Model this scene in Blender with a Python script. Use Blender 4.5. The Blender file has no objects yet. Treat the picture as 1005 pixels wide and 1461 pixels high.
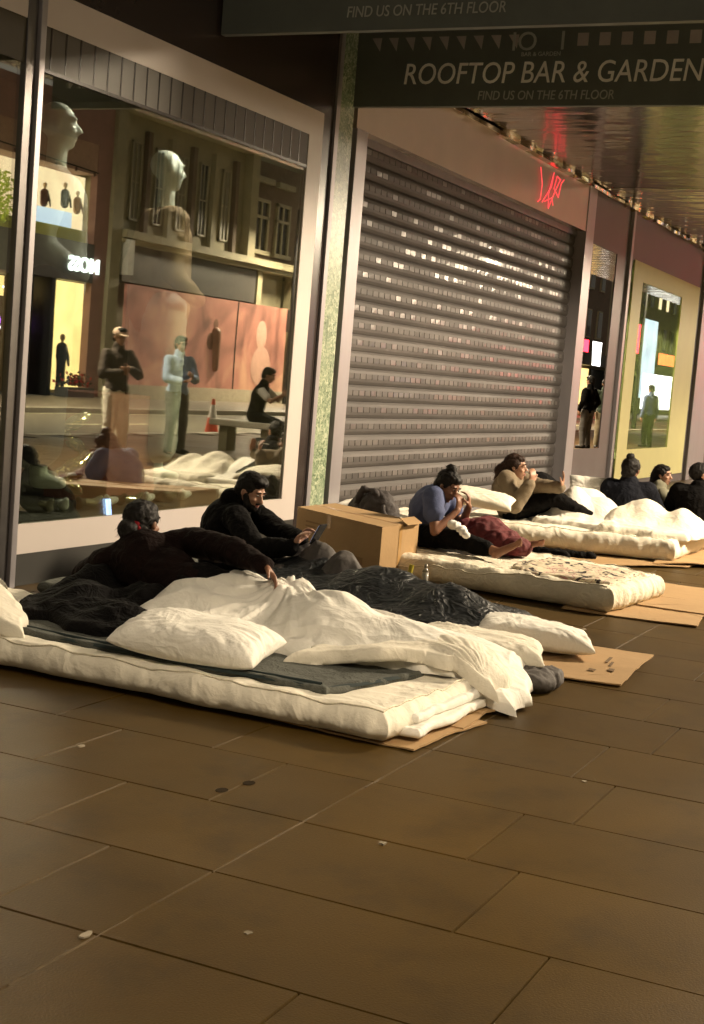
import bpy, bmesh, math, random
import numpy as np
from mathutils import Vector, Matrix
random.seed(7); rng = np.random.default_rng(11)
S = bpy.context.scene
COL = S.collection
R = math.radians
PI = math.pi

# ------------------------------------------------------------------ camera
cam = bpy.data.objects.new('camera', bpy.data.cameras.new('camera')); COL.objects.link(cam)
rx, dn, fw = (0.42346478, -0.90234036, 0.08037067), (-0.05435237, -0.11386467, -0.99200839), (0.9042806, 0.41571228, -0.09726202)
cam.matrix_world = Matrix(((rx[0], -dn[0], -fw[0], 0), (rx[1], -dn[1], -fw[1], -5.198), (rx[2], -dn[2], -fw[2], 1.4), (0, 0, 0, 1)))
cam.data.sensor_fit = 'VERTICAL'; cam.data.sensor_height = 24; cam.data.lens = 2026.77 / 1461 * 24
cam.data.clip_end = 600; cam.data.clip_start = .05
S.camera = cam
S.view_settings.view_transform = 'Standard'; S.view_settings.look = 'None'
S.view_settings.exposure = .5; S.view_settings.gamma = 1
w = bpy.data.worlds.new('World'); S.world = w; w.use_nodes = True
nt = w.node_tree; bg = nt.nodes['Background']
sky = nt.nodes.new('ShaderNodeTexSky'); sky.sky_type = 'NISHITA'; sky.sun_disc = False
sky.sun_elevation = R(-4); sky.sun_rotation = R(200)
# the town's own glow on low cloud is added to the last of the sky light
ad = nt.nodes.new('ShaderNodeMix'); ad.data_type = 'RGBA'; ad.blend_type = 'ADD'; ad.inputs[0].default_value = 1
nt.links.new(sky.outputs[0], ad.inputs[6]); ad.inputs[7].default_value = (.72, .62, .48, 1)
nt.links.new(ad.outputs[2], bg.inputs['Color']); bg.inputs['Strength'].default_value = .22

# ------------------------------------------------------------------ noise
_perm = np.random.default_rng(3).permutation(256); _perm = np.concatenate([_perm, _perm, _perm])
_gr = np.random.default_rng(4).normal(size=(256, 3)); _gr /= np.linalg.norm(_gr, axis=1)[:, None]
def noise(P):
    P = np.asarray(P, float); i = np.floor(P).astype(int); f = P - i; u = f * f * f * (f * (f * 6 - 15) + 10); i &= 255
    out = np.zeros(len(P))
    for a in (0, 1):
        for b in (0, 1):
            for c in (0, 1):
                h = _perm[_perm[_perm[i[:, 0] + a] + i[:, 1] + b] + i[:, 2] + c]
                g = _gr[h]; d = f - np.array([a, b, c])
                wt = (u[:, 0] if a else 1 - u[:, 0]) * (u[:, 1] if b else 1 - u[:, 1]) * (u[:, 2] if c else 1 - u[:, 2])
                out += wt * (g * d).sum(1)
    return out
def fbm(P, o=3):
    s = 0; a = 1
    for k in range(o): s = s + a * noise(np.asarray(P) * 2**k + k * 7.3); a *= .5
    return s
def ridge(P, o=2):
    s = 0; a = 1
    for k in range(o): s = s + a * (1 - 2.2 * np.abs(noise(np.asarray(P) * 2**k + k * 5.1))); a *= .5
    return s

# ------------------------------------------------------------------ materials
def mat(name, col, rough=.6, metal=0, var=.12, scale=6, bump=0, bscale=60, coat=0, sheen=0, emit=None, estr=0, trans=0, spec=.5, rvar=0, stretch=(1, 1, 1), island=0, crease=0, cscale=7, speck=0, sscale=160):
    m = bpy.data.materials.new(name); m.use_nodes = True; t = m.node_tree; b = t.nodes['Principled BSDF']
    tc = t.nodes.new('ShaderNodeTexCoord'); mp = t.nodes.new('ShaderNodeMapping'); mp.inputs['Scale'].default_value = stretch
    t.links.new(tc.outputs['Object'], mp.inputs[0])
    n = t.nodes.new('ShaderNodeTexNoise'); n.inputs['Scale'].default_value = scale; n.inputs['Detail'].default_value = 5; n.inputs['Roughness'].default_value = .65
    t.links.new(mp.outputs[0], n.inputs[0])
    cr = t.nodes.new('ShaderNodeValToRGB'); cr.color_ramp.elements[0].position = .3; cr.color_ramp.elements[1].position = .7
    c = np.array(col[:3], float); lo = c * (1 - var); hi = np.minimum(c * (1 + var), 1)
    cr.color_ramp.elements[0].color = (*lo, 1); cr.color_ramp.elements[1].color = (*hi, 1)
    t.links.new(n.outputs[0], cr.inputs[0])
    last = cr.outputs[0]
    if island:
        g = t.nodes.new('ShaderNodeNewGeometry'); mr = t.nodes.new('ShaderNodeMapRange')
        mr.inputs['To Min'].default_value = 1 - island; mr.inputs['To Max'].default_value = 1 + island
        t.links.new(g.outputs['Random Per Island'], mr.inputs[0])
        vm = t.nodes.new('ShaderNodeVectorMath'); vm.operation = 'SCALE'
        t.links.new(last, vm.inputs[0]); t.links.new(mr.outputs[0], vm.inputs['Scale']); last = vm.outputs[0]
    t.links.new(last, b.inputs['Base Color'])
    b.inputs['Roughness'].default_value = rough; b.inputs['Metallic'].default_value = metal
    b.inputs['Specular IOR Level'].default_value = spec
    if rvar:
        mr = t.nodes.new('ShaderNodeMapRange'); mr.inputs['To Min'].default_value = max(rough - rvar, .02); mr.inputs['To Max'].default_value = rough + rvar
        n3 = t.nodes.new('ShaderNodeTexNoise'); n3.inputs['Scale'].default_value = scale * .7; n3.inputs['Detail'].default_value = 4
        t.links.new(mp.outputs[0], n3.inputs[0]); t.links.new(n3.outputs[0], mr.inputs[0]); t.links.new(mr.outputs[0], b.inputs['Roughness'])
    if bump:
        n2 = t.nodes.new('ShaderNodeTexNoise'); n2.inputs['Scale'].default_value = bscale; n2.inputs['Detail'].default_value = 3
        t.links.new(mp.outputs[0], n2.inputs[0])
        bp = t.nodes.new('ShaderNodeBump'); bp.inputs['Strength'].default_value = bump; bp.inputs['Distance'].default_value = .01
        t.links.new(n2.outputs[0], bp.inputs['Height']); t.links.new(bp.outputs[0], b.inputs['Normal'])
    if crease:
        # fine crumples of thin cloth: creased ridges from warped noise
        wn = t.nodes.new('ShaderNodeTexNoise'); wn.inputs['Scale'].default_value = cscale; wn.inputs['Detail'].default_value = 2.5; wn.inputs['Distortion'].default_value = 1.1; wn.inputs['Roughness'].default_value = .55
        t.links.new(mp.outputs[0], wn.inputs[0]); s1 = t.nodes.new('ShaderNodeMath'); s1.operation = 'SUBTRACT'; s1.inputs[1].default_value = .5; t.links.new(wn.outputs[0], s1.inputs[0])
        s2 = t.nodes.new('ShaderNodeMath'); s2.operation = 'ABSOLUTE'; t.links.new(s1.outputs[0], s2.inputs[0]); b2 = t.nodes.new('ShaderNodeBump'); b2.invert = True; b2.inputs['Strength'].default_value = crease; b2.inputs['Distance'].default_value = .06
        t.links.new(s2.outputs[0], b2.inputs['Height'])
        if bump: t.links.new(bp.outputs[0], b2.inputs['Normal'])
        t.links.new(b2.outputs[0], b.inputs['Normal'])
    if speck:
        sn = t.nodes.new('ShaderNodeTexNoise'); sn.inputs['Scale'].default_value = sscale; sn.inputs['Detail'].default_value = 1; t.links.new(mp.outputs[0], sn.inputs[0])
        m2 = t.nodes.new('ShaderNodeMapRange'); m2.inputs['From Min'].default_value = .35; m2.inputs['From Max'].default_value = .65; m2.inputs['To Min'].default_value = 1 - speck; m2.inputs['To Max'].default_value = 1 + speck; t.links.new(sn.outputs[0], m2.inputs[0])
        bl = t.nodes.new('ShaderNodeTexNoise'); bl.inputs['Scale'].default_value = 3.3; bl.inputs['Detail'].default_value = 7; bl.inputs['Roughness'].default_value = .7; t.links.new(mp.outputs[0], bl.inputs[0])
        m3 = t.nodes.new('ShaderNodeMapRange'); m3.inputs['From Min'].default_value = .3; m3.inputs['From Max'].default_value = .5; m3.inputs['To Min'].default_value = .62; t.links.new(bl.outputs[0], m3.inputs[0])
        mm = t.nodes.new('ShaderNodeMath'); mm.operation = 'MULTIPLY'; t.links.new(m2.outputs[0], mm.inputs[0]); t.links.new(m3.outputs[0], mm.inputs[1])
        v2 = t.nodes.new('ShaderNodeVectorMath'); v2.operation = 'SCALE'; t.links.new(last, v2.inputs[0]); t.links.new(mm.outputs[0], v2.inputs['Scale']); t.links.new(v2.outputs[0], b.inputs['Base Color'])
    if coat: b.inputs['Coat Weight'].default_value = coat; b.inputs['Coat Roughness'].default_value = .08
    if sheen: b.inputs['Sheen Weight'].default_value = sheen; b.inputs['Sheen Roughness'].default_value = .6
    if emit: b.inputs['Emission Color'].default_value = (*emit, 1); b.inputs['Emission Strength'].default_value = estr
    return m
def glow(name, col, s, var=.2, scale=1.5):
    m = bpy.data.materials.new(name); m.use_nodes = True; t = m.node_tree; b = t.nodes['Principled BSDF']
    n = t.nodes.new('ShaderNodeTexNoise'); n.inputs['Scale'].default_value = scale; tc = t.nodes.new('ShaderNodeTexCoord'); t.links.new(tc.outputs['Object'], n.inputs[0])
    cr = t.nodes.new('ShaderNodeValToRGB'); c = np.array(col)
    cr.color_ramp.elements[0].position = .3; cr.color_ramp.elements[1].position = .7
    cr.color_ramp.elements[0].color = (*(c * (1 - var)), 1); cr.color_ramp.elements[1].color = (*np.minimum(c * (1 + var), 1), 1)
    t.links.new(n.outputs[0], cr.inputs[0]); b.inputs['Base Color'].default_value = (.05, .05, .05, 1)
    t.links.new(cr.outputs[0], b.inputs['Emission Color']); b.inputs['Emission Strength'].default_value = s
    return m
def glass_mat(name, refl=.5, tint=(.9, .95, .88), rough=0.0):
    m = bpy.data.materials.new(name); m.use_nodes = True; t = m.node_tree; t.nodes.remove(t.nodes['Principled BSDF']); o = t.nodes['Material Output']
    tr = t.nodes.new('ShaderNodeBsdfTransparent'); tr.inputs[0].default_value = (*tint, 1)
    gl = t.nodes.new('ShaderNodeBsdfGlossy'); gl.inputs['Roughness'].default_value = rough; gl.inputs['Color'].default_value = (1, 1, .96, 1)
    mx = t.nodes.new('ShaderNodeMixShader')
    lw = t.nodes.new('ShaderNodeLayerWeight'); lw.inputs[0].default_value = .5
    mr = t.nodes.new('ShaderNodeMapRange'); mr.inputs['To Min'].default_value = refl * .25; mr.inputs['To Max'].default_value = min(refl * 1.5, 1)
    t.links.new(lw.outputs['Facing'], mr.inputs[0]); t.links.new(mr.outputs[0], mx.inputs[0])
    t.links.new(tr.outputs[0], mx.inputs[1]); t.links.new(gl.outputs[0], mx.inputs[2]); t.links.new(mx.outputs[0], o.inputs[0])
    # slight unevenness of float glass
    n = t.nodes.new('ShaderNodeTexNoise'); n.inputs['Scale'].default_value = .9; tc = t.nodes.new('ShaderNodeTexCoord'); t.links.new(tc.outputs['Object'], n.inputs[0])
    bp = t.nodes.new('ShaderNodeBump'); bp.inputs['Strength'].default_value = .03; bp.inputs['Distance'].default_value = .01
    t.links.new(n.outputs[0], bp.inputs['Height']); t.links.new(bp.outputs[0], gl.inputs['Normal'])
    return m

# ------------------------------------------------------------------ objects
def link(o, parent=None):
    COL.objects.link(o)
    if parent: o.parent = parent
    return o
def root_loc(p):
    v = Vector((0, 0, 0))
    while p: v += Vector(p.location); p = p.parent
    return v
def tag(o, label=None, cat=None, group=None, kind=None):
    if label: o['label'] = label
    if cat: o['category'] = cat
    if group: o['group'] = group
    if kind: o['kind'] = kind
    return o
def thing(name, loc, label, cat, group=None):
    o = bpy.data.objects.new(name, None); o.location = loc; o.empty_display_size = .1
    link(o); return tag(o, label, cat, group)
def place(name, me, mats, parent=None, loc=None, smooth=False):
    """mesh is in world coordinates; move its verts into the parent's frame (or its own origin)"""
    L = root_loc(parent) if parent else Vector(loc if loc is not None else (0, 0, 0))
    n = len(me.vertices); co = np.empty(n * 3); me.vertices.foreach_get('co', co); co = co.reshape(-1, 3) - np.array(L)
    me.vertices.foreach_set('co', co.ravel())
    me.materials.clear()
    for m in (mats if isinstance(mats, (list, tuple)) else [mats]): me.materials.append(m)
    if smooth: me.polygons.foreach_set('use_smooth', [True] * len(me.polygons))
    me.update(); me.name = name
    o = bpy.data.objects.new(name, me); link(o, parent)
    if not parent: o.location = L
    return o
class MB:
    def __init__(s): s.v = []; s.f = []; s.m = []; s.mi = 0
    def add(s, v, f):
        k = len(s.v); s.v += [tuple(map(float, p)) for p in v]; s.f += [tuple(i + k for i in q) for q in f]; s.m += [s.mi] * len(f); return s
    def box(s, x0, x1, y0, y1, z0, z1):
        x0, x1 = sorted((x0, x1)); y0, y1 = sorted((y0, y1)); z0, z1 = sorted((z0, z1))
        v = [(x, y, z) for z in (z0, z1) for y in (y0, y1) for x in (x0, x1)]
        return s.add(v, [(0, 2, 3, 1), (4, 5, 7, 6), (0, 1, 5, 4), (2, 6, 7, 3), (0, 4, 6, 2), (1, 3, 7, 5)])
    def obox(s, c, ax, ay, az):
        """oriented box: half-axis vectors"""
        c, ax, ay, az = map(np.array, (c, ax, ay, az))
        v = [c + a * ax + b * ay + d * az for d in (-1, 1) for b in (-1, 1) for a in (-1, 1)]
        return s.add(v, [(0, 2, 3, 1), (4, 5, 7, 6), (0, 1, 5, 4), (2, 6, 7, 3), (0, 4, 6, 2), (1, 3, 7, 5)])
    def prism(s, pts, z0, z1):
        n = len(pts); v = [(p[0], p[1], z0) for p in pts] + [(p[0], p[1], z1) for p in pts]
        return s.add(v, [tuple(range(n))[::-1], tuple(range(n, 2 * n))] + [(i, (i + 1) % n, n + (i + 1) % n, n + i) for i in range(n)])
    def cap(s, a, b, ra, rb, seg=14):
        a, b = np.array(a, float), np.array(b, float); d = b - a; L = np.linalg.norm(d)
        if L < 1e-6: d = np.array([0, 0, 1.]); L = 1e-6
        d = d / L; t = np.array([1, 0, 0.]) if abs(d[0]) < .8 else np.array([0, 1, 0.]); u = np.cross(d, t); u /= np.linalg.norm(u); w_ = np.cross(d, u)
        rings = [(a - d * ra * math.cos(k), ra * math.sin(k)) for k in (.35, .75, 1.15)] + [(a, ra), (b, rb)] + [(b + d * rb * math.cos(k), rb * math.sin(k)) for k in (1.15, .75, .35)]
        v = [a - d * ra]; 
        for c, r in rings: v += [c + r * (math.cos(q) * u + math.sin(q) * w_) for q in np.linspace(0, 2 * PI, seg, endpoint=False)]
        v.append(b + d * rb); f = []; n = len(rings)
        for i in range(seg):
            j = (i + 1) % seg; f.append((0, 1 + j, 1 + i)); f.append((1 + (n - 1) * seg + i, 1 + (n - 1) * seg + j, len(v) - 1))
            for k in range(n - 1): f.append((1 + k * seg + i, 1 + k * seg + j, 1 + (k + 1) * seg + j, 1 + (k + 1) * seg + i))
        return s.add(v, f)
    def tube(s, pts, r, seg=8):
        rr = r if hasattr(r, '__len__') else [r] * len(pts)
        for i in range(len(pts) - 1): s.cap(pts[i], pts[i + 1], rr[i], rr[i + 1], seg)
        return s
    def cyl(s, a, b, ra, rb=None, seg=16):
        rb = ra if rb is None else rb
        a, b = np.array(a, float), np.array(b, float); d = b - a; d /= np.linalg.norm(d); t = np.array([1, 0, 0.]) if abs(d[0]) < .8 else np.array([0, 1, 0.]); u = np.cross(d, t); u /= np.linalg.norm(u); w_ = np.cross(d, u)
        Q = np.linspace(0, 2 * PI, seg, endpoint=False)
        v = [a + ra * (math.cos(q) * u + math.sin(q) * w_) for q in Q] + [b + rb * (math.cos(q) * u + math.sin(q) * w_) for q in Q]
        return s.add(v, [tuple(range(seg)), tuple(range(seg, 2 * seg))[::-1]] + [(i, seg + i, seg + (i + 1) % seg, (i + 1) % seg) for i in range(seg)])
    def ell(s, c, r, M=None, nu=18, nv=12):
        c = np.array(c, float); M = np.eye(3) if M is None else np.array(M)   # columns = axes
        v = []; f = []
        pts = [(0, 0, 1)] + [(math.sin(PI * j / nv) * math.cos(2 * PI * i / nu), math.sin(PI * j / nv) * math.sin(2 * PI * i / nu), math.cos(PI * j / nv)) for j in range(1, nv) for i in range(nu)] + [(0, 0, -1)]
        for p in pts: v.append(c + M @ (np.array(p) * np.array(r)))
        for i in range(nu):
            k = (i + 1) % nu; f.append((0, 1 + i, 1 + k)); f.append((1 + (nv - 2) * nu + k, 1 + (nv - 2) * nu + i, len(v) - 1))
            for j in range(nv - 2): f.append((1 + j * nu + i, 1 + (j + 1) * nu + i, 1 + (j + 1) * nu + k, 1 + j * nu + k))
        return s.add(v, f)
    def mesh(s, name='m'):
        me = bpy.data.meshes.new(name); me.from_pydata(s.v, [], s.f); me.polygons.foreach_set('material_index', s.m); me.update(); return me
    def build(s, name, mats, parent=None, loc=None, smooth=False, bevel=0):
        o = place(name, s.mesh(name), mats, parent, loc, smooth)
        # place() clears the slots and so resets the indices: set them again
        o.data.polygons.foreach_set('material_index', s.m)
        if bevel:
            b = o.modifiers.new('Bevel', 'BEVEL'); b.width = bevel; b.segments = 2; b.limit_method = 'ANGLE'
        return o
def remesh(mb, voxel, smooth=3, disp=None, wrink=0, wfreq=14, wst=(1, 1, 1)):
    me = mb.mesh('tmp'); o = bpy.data.objects.new('tmp', me); COL.objects.link(o)
    md = o.modifiers.new('r', 'REMESH'); md.mode = 'VOXEL'; md.voxel_size = voxel; md.adaptivity = 0
    dg = bpy.context.evaluated_depsgraph_get(); nm = bpy.data.meshes.new_from_object(o.evaluated_get(dg))
    bpy.data.objects.remove(o); bpy.data.meshes.remove(me)
    n = len(nm.vertices); co = np.empty(n * 3); nm.vertices.foreach_get('co', co); co = co.reshape(-1, 3)
    e = np.empty(len(nm.edges) * 2, int); nm.edges.foreach_get('vertices', e); e = e.reshape(-1, 2)
    deg = np.bincount(e.ravel(), minlength=n)[:, None]
    for _ in range(smooth):
        s = np.zeros((n, 3))
        for k in range(3): s[:, k] = np.bincount(e[:, 0], co[e[:, 1], k], n) + np.bincount(e[:, 1], co[e[:, 0], k], n)
        co = .35 * co + .65 * s / np.maximum(deg, 1)
    nm.vertices.foreach_set('co', co.ravel()); nm.update()
    if wrink or disp is not None:
        nr = np.empty(n * 3); nm.vertex_normals.foreach_get('vector', nr); nr = nr.reshape(-1, 3)
        a = 0
        if wrink: a = wrink * ridge(co * np.array(wst) * wfreq) + wrink * .8 * noise(co * wfreq * .45 + 9)
        if disp is not None: a = a + disp(co)
        co = co + nr * np.reshape(a, (-1, 1)); nm.vertices.foreach_set('co', co.ravel()); nm.update()
    return nm
def text(name, s, size, origin, xdir, ydir, m, parent=None, extrude=.004, shear=0, align='LEFT', spacing=1, offset=0, xs=1, loc=None):
    c = bpy.data.curves.new(name, 'FONT'); c.body = s; c.size = size; c.extrude = extrude; c.shear = shear; c.align_x = align; c.space_character = spacing; c.offset = offset; c.resolution_u = 4
    o = bpy.data.objects.new(name, c); COL.objects.link(o); dg = bpy.context.evaluated_depsgraph_get()
    me = bpy.data.meshes.new_from_object(o.evaluated_get(dg)); bpy.data.objects.remove(o)
    X = np.array(xdir, float) * xs; Y = np.array(ydir, float); Z = np.cross(xdir, ydir)
    n = len(me.vertices); co = np.empty(n * 3); me.vertices.foreach_get('co', co); co = co.reshape(-1, 3)
    co = np.array(origin) + co[:, :1] * X + co[:, 1:2] * Y + co[:, 2:] * Z; me.vertices.foreach_set('co', co.ravel())
    return place(name, me, m, parent, loc)
def grid_mesh(P, wrap=False):
    nx, ny = P.shape[:2]; idx = np.arange(nx * ny).reshape(nx, ny)
    f = np.stack([idx[:-1, :-1], idx[1:, :-1], idx[1:, 1:], idx[:-1, 1:]], -1).reshape(-1, 4)
    me = bpy.data.meshes.new('g'); me.from_pydata(P.reshape(-1, 3).tolist(), [], f.tolist()); me.update(); return me

# ------------------------------------------------------------------ soft goods
def slab(name, quad, z0, th, m, parent=None, nx=90, ny=60, puff=.25, lump=.012, wr=.006, wf=(9, 9), seed=0, zfun=None, loc=None, edge=.5, seam=True):
    """a padded mattress / quilt: quad = four ground corners (x,y) going round; rounded sides, lumpy top, gathered edge wrinkles"""
    q = np.array(quad, float); U, V = np.meshgrid(np.linspace(-1, 1, nx), np.linspace(-1, 1, ny), indexing='ij')
    def bil(u, v):
        a = (1 - u) / 2; b = (1 + u) / 2; c = (1 - v) / 2; d = (1 + v) / 2
        return (a * c)[..., None] * q[0] + (b * c)[..., None] * q[1] + (b * d)[..., None] * q[2] + (a * d)[..., None] * q[3]
    # close the surface: top sheet and bottom sheet joined by a rounded rim (superellipse in the cross direction)
    su = np.sign(U) * (1 - (1 - np.abs(U)) ** 1.6); sv = np.sign(V) * (1 - (1 - np.abs(V)) ** 1.6)
    XY = bil(su, sv)
    L1 = np.linalg.norm(q[1] - q[0]) / 2; L2 = np.linalg.norm(q[2] - q[1]) / 2
    d = np.minimum((1 - np.abs(su)) * L1, (1 - np.abs(sv)) * L2); r = th * edge
    prof = np.sqrt(np.clip(1 - (1 - np.clip(d / r, 0, 1)) ** 2, 0, 1))
    c = np.stack([XY[..., 0], XY[..., 1], np.full_like(U, seed)], -1).reshape(-1, 3)
    n1 = fbm(c * np.array([4, 4, 1]), 3).reshape(U.shape); n2 = ridge(c * np.array([wf[0], wf[1], 1]) + 3).reshape(U.shape)
    ed = np.exp(-(d / (th * 1.6)) ** 2)
    H = th / 2 * prof
    top = z0 + th / 2 + H + lump * n1 * prof + wr * n2 * (.35 + ed) * prof
    bot = z0 + th / 2 - H
    bz = zfun(XY[..., 0], XY[..., 1]) if zfun else 0
    # wobble the outline
    w1 = noise(c * 5 + 11).reshape(U.shape)[..., None]; w2 = noise(c * 5 + 31).reshape(U.shape)[..., None]
    w3 = noise(c * 16 + 41).reshape(U.shape)[..., None]
    XY2 = XY + np.concatenate([w1 + .4 * w3, w2 + .4 * w3], -1) * .03 * ed[..., None]
    T = np.concatenate([XY2, (top + bz)[..., None]], -1); B = np.concatenate([XY2, (np.maximum(bot, z0) + bz)[..., None]], -1)
    nn = nx * ny; idx = np.arange(nn).reshape(nx, ny)
    f = np.stack([idx[:-1, :-1], idx[1:, :-1], idx[1:, 1:], idx[:-1, 1:]], -1).reshape(-1, 4); fb = f[:, ::-1].copy() + nn
    me = bpy.data.meshes.new('s'); V_ = np.concatenate([T.reshape(-1, 3), B.reshape(-1, 3)])
    me.from_pydata(V_.tolist(), [], f.tolist() + fb.tolist()); bm = bmesh.new(); bm.from_mesh(me); bmesh.ops.remove_doubles(bm, verts=bm.verts, dist=.0008); bm.to_mesh(me); bm.free()
    return place(name, me, m, parent, loc if loc is not None else (*q.mean(0), z0), True)
def pillow(name, c, L, W, T, rz, m, tilt=(0, 0), seed=0, parent=None, loc=None, wr=.010, pinch=.12, zfun=None):
    n = 64; U, V = np.meshgrid(np.linspace(-1, 1, n), np.linspace(-1, 1, n), indexing='ij')
    su = np.sin(U * PI / 2); sv = np.sin(V * PI / 2)
    px = su * (1 - pinch * (1 - sv ** 2) * np.abs(su) ** 3 * 0 - pinch * (1 - np.abs(sv)) * .6 * np.abs(su)) * L / 2
    py = sv * (1 - pinch * (1 - np.abs(su)) * .6 * np.abs(sv)) * W / 2
    h = (np.clip(1 - su ** 2, 0, 1) * np.clip(1 - sv ** 2, 0, 1)) ** .38
    c0 = np.stack([px, py, np.full_like(px, seed * 3.7)], -1).reshape(-1, 3)
    ang = np.arctan2(py, px); rad = np.hypot(px / L, py / W) * 2
    n2 = ridge(c0 * np.array([7, 11, 1]) + 5).reshape(px.shape); n1 = fbm(c0 * 5 + 17, 2).reshape(px.shape)
    rr = ridge(np.stack([np.cos(ang) * 6, np.sin(ang) * 6, rad * 1.2 + seed], -1).reshape(-1, 3)).reshape(px.shape)
    zt = T / 2 * h * (1 + .18 * n1) + wr * (n2 * .6 + rr * np.clip(rad, 0, 1)) * np.clip(h * 2, 0, 1)
    zb = -T / 2 * h * .8
    ca, sa = math.cos(rz), math.sin(rz); tx, ty = tilt
    def tr(z):
        Z = z; X1 = px * math.cos(tx) + Z * math.sin(tx); Z1 = -px * math.sin(tx) + Z * math.cos(tx)
        Y1 = py * math.cos(ty) - Z1 * math.sin(ty); Z2 = py * math.sin(ty) + Z1 * math.cos(ty)
        return np.stack([c[0] + X1 * ca - Y1 * sa, c[1] + X1 * sa + Y1 * ca, c[2] + Z2], -1)
    nn = n * n; idx = np.arange(nn).reshape(n, n); f = np.stack([idx[:-1, :-1], idx[1:, :-1], idx[1:, 1:], idx[:-1, 1:]], -1).reshape(-1, 4)
    Vv = np.concatenate([tr(zt).reshape(-1, 3), tr(zb).reshape(-1, 3)])
    Vv[:, 2] = np.maximum(Vv[:, 2], .006) if zfun is None else np.maximum(Vv[:, 2], zfun(Vv[:, 0], Vv[:, 1]))
    me = bpy.data.meshes.new('p'); me.from_pydata(Vv.tolist(), [], f.tolist() + (f[:, ::-1] + nn).tolist())
    bm = bmesh.new(); bm.from_mesh(me); bmesh.ops.remove_doubles(bm, verts=bm.verts, dist=.0008); bm.to_mesh(me); bm.free()
    return place(name, me, m, parent, loc if loc is not None else (c[0], c[1], max(c[2] - T / 2, 0)), True)
def domes(base, items):
    """support surface: base(x,y) and rounded bumps (cx,cy,rx,ry,rot,height,zbase)"""
    def H(x, y):
        h = base(x, y) if callable(base) else np.full_like(x, base)
        for cx, cy, ax, ay, rot, hh in items:
            c, s = math.cos(rot), math.sin(rot); u = ((x - cx) * c + (y - cy) * s) / ax; v = (-(x - cx) * s + (y - cy) * c) / ay
            d = np.clip(1 - u * u - v * v, 0, 1); h = np.maximum(h, hh * np.sqrt(d) + 0 * h)
        return h
    return H
def drape(name, corners, H, m, n=(110, 90), excess=1.12, iters=320, pins=(), thick=.018, seed=0, parent=None, loc=None, lift=.08, noiseamp=.03, fric=.75, grav=.0011, bend=.25, smooth=2, sub=1, z0=None):
    """position-based cloth dropped on the support surface H; corners = 4 ground points going round"""
    q = np.array(corners, float); nx, ny = n; U, V = np.meshgrid(np.linspace(0, 1, nx), np.linspace(0, 1, ny), indexing='ij')
    XY = ((1 - U) * (1 - V))[..., None] * q[0] + (U * (1 - V))[..., None] * q[1] + (U * V)[..., None] * q[2] + ((1 - U) * V)[..., None] * q[3]
    rg = np.random.default_rng(seed)
    c = np.stack([XY[..., 0] * 4, XY[..., 1] * 4, np.full_like(U, seed * 2.3)], -1).reshape(-1, 3)
    Z = H(XY[..., 0], XY[..., 1]) + lift + noiseamp * fbm(c, 3).reshape(U.shape) + .004 * rg.normal(size=U.shape)
    P = np.concatenate([XY, Z[..., None]], -1); O = P.copy()
    rx_ = np.linalg.norm(XY[1:] - XY[:-1], axis=-1) * excess; ry_ = np.linalg.norm(XY[:, 1:] - XY[:, :-1], axis=-1) * excess
    rd = np.sqrt(rx_[:, :-1] ** 2 + ry_[:-1] ** 2)
    rx2 = rx_[1:] + rx_[:-1]; ry2 = ry_[:, 1:] + ry_[:, :-1]
    pin = [(int(a * (nx - 1)), int(b * (ny - 1)), np.array(p)) for a, b, p in pins]
    def solve(A, B, r, k=1.0, only_short=False):
        d = B - A; L = np.linalg.norm(d, axis=-1) + 1e-9; s = (L - r) / L * .5 * k
        if only_short: s = np.minimum(s, 0)
        d *= s[..., None]; A += d; B -= d
    for it in range(iters):
        Vv = (P - O) * .97; O = P.copy(); P = P + Vv; P[..., 2] -= grav
        for _ in range(2):
            for s0 in (0, 1): solve(P[s0:-1:2], P[s0 + 1::2], rx_[s0::2])
            for s0 in (0, 1): solve(P[:, s0:-1:2], P[:, s0 + 1::2], ry_[:, s0::2])
            for s0 in (0, 1): solve(P[s0:-1:2, :-1], P[s0 + 1::2, 1:], rd[s0::2], .4)
            for s0 in (0, 1): solve(P[s0:-1:2, 1:], P[s0 + 1::2, :-1], rd[s0::2], .4)
            for k in range(4):
                A, B = P[k:-2:4], P[k + 2::4]; solve(A[:len(B)], B, rx2[k::4][:len(B)], bend, True)
                A, B = P[:, k:-2:4], P[:, k + 2::4]; nb = B.shape[1]; solve(A[:, :nb], B, ry2[:, k::4][:, :nb], bend, True)
            for a, b, p in pin:
                P[a:a + 2, b:b + 2] = p
        h = H(P[..., 0], P[..., 1]) + thick * .6; hit = P[..., 2] < h
        P[..., 2] = np.where(hit, h, P[..., 2])
        for k in (0, 1): P[..., k] = np.where(hit, O[..., k] + (P[..., k] - O[..., k]) * (1 - fric), P[..., k])
    for _ in range(smooth):
        Q = P.copy(); Q[1:-1, 1:-1] = .5 * P[1:-1, 1:-1] + .125 * (P[2:, 1:-1] + P[:-2, 1:-1] + P[1:-1, 2:] + P[1:-1, :-2]); P = Q
    me = grid_mesh(P); L = loc if loc is not None else (P[..., 0].mean(), P[..., 1].mean(), 0 if z0 is None else z0)
    o = place(name, me, m, parent, L, True)
    so = o.modifiers.new('Solidify', 'SOLIDIFY'); so.thickness = thick; so.offset = 0
    sb = o.modifiers.new('Subsurf', 'SUBSURF'); sb.levels = sub; sb.render_levels = sub
    return o

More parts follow.
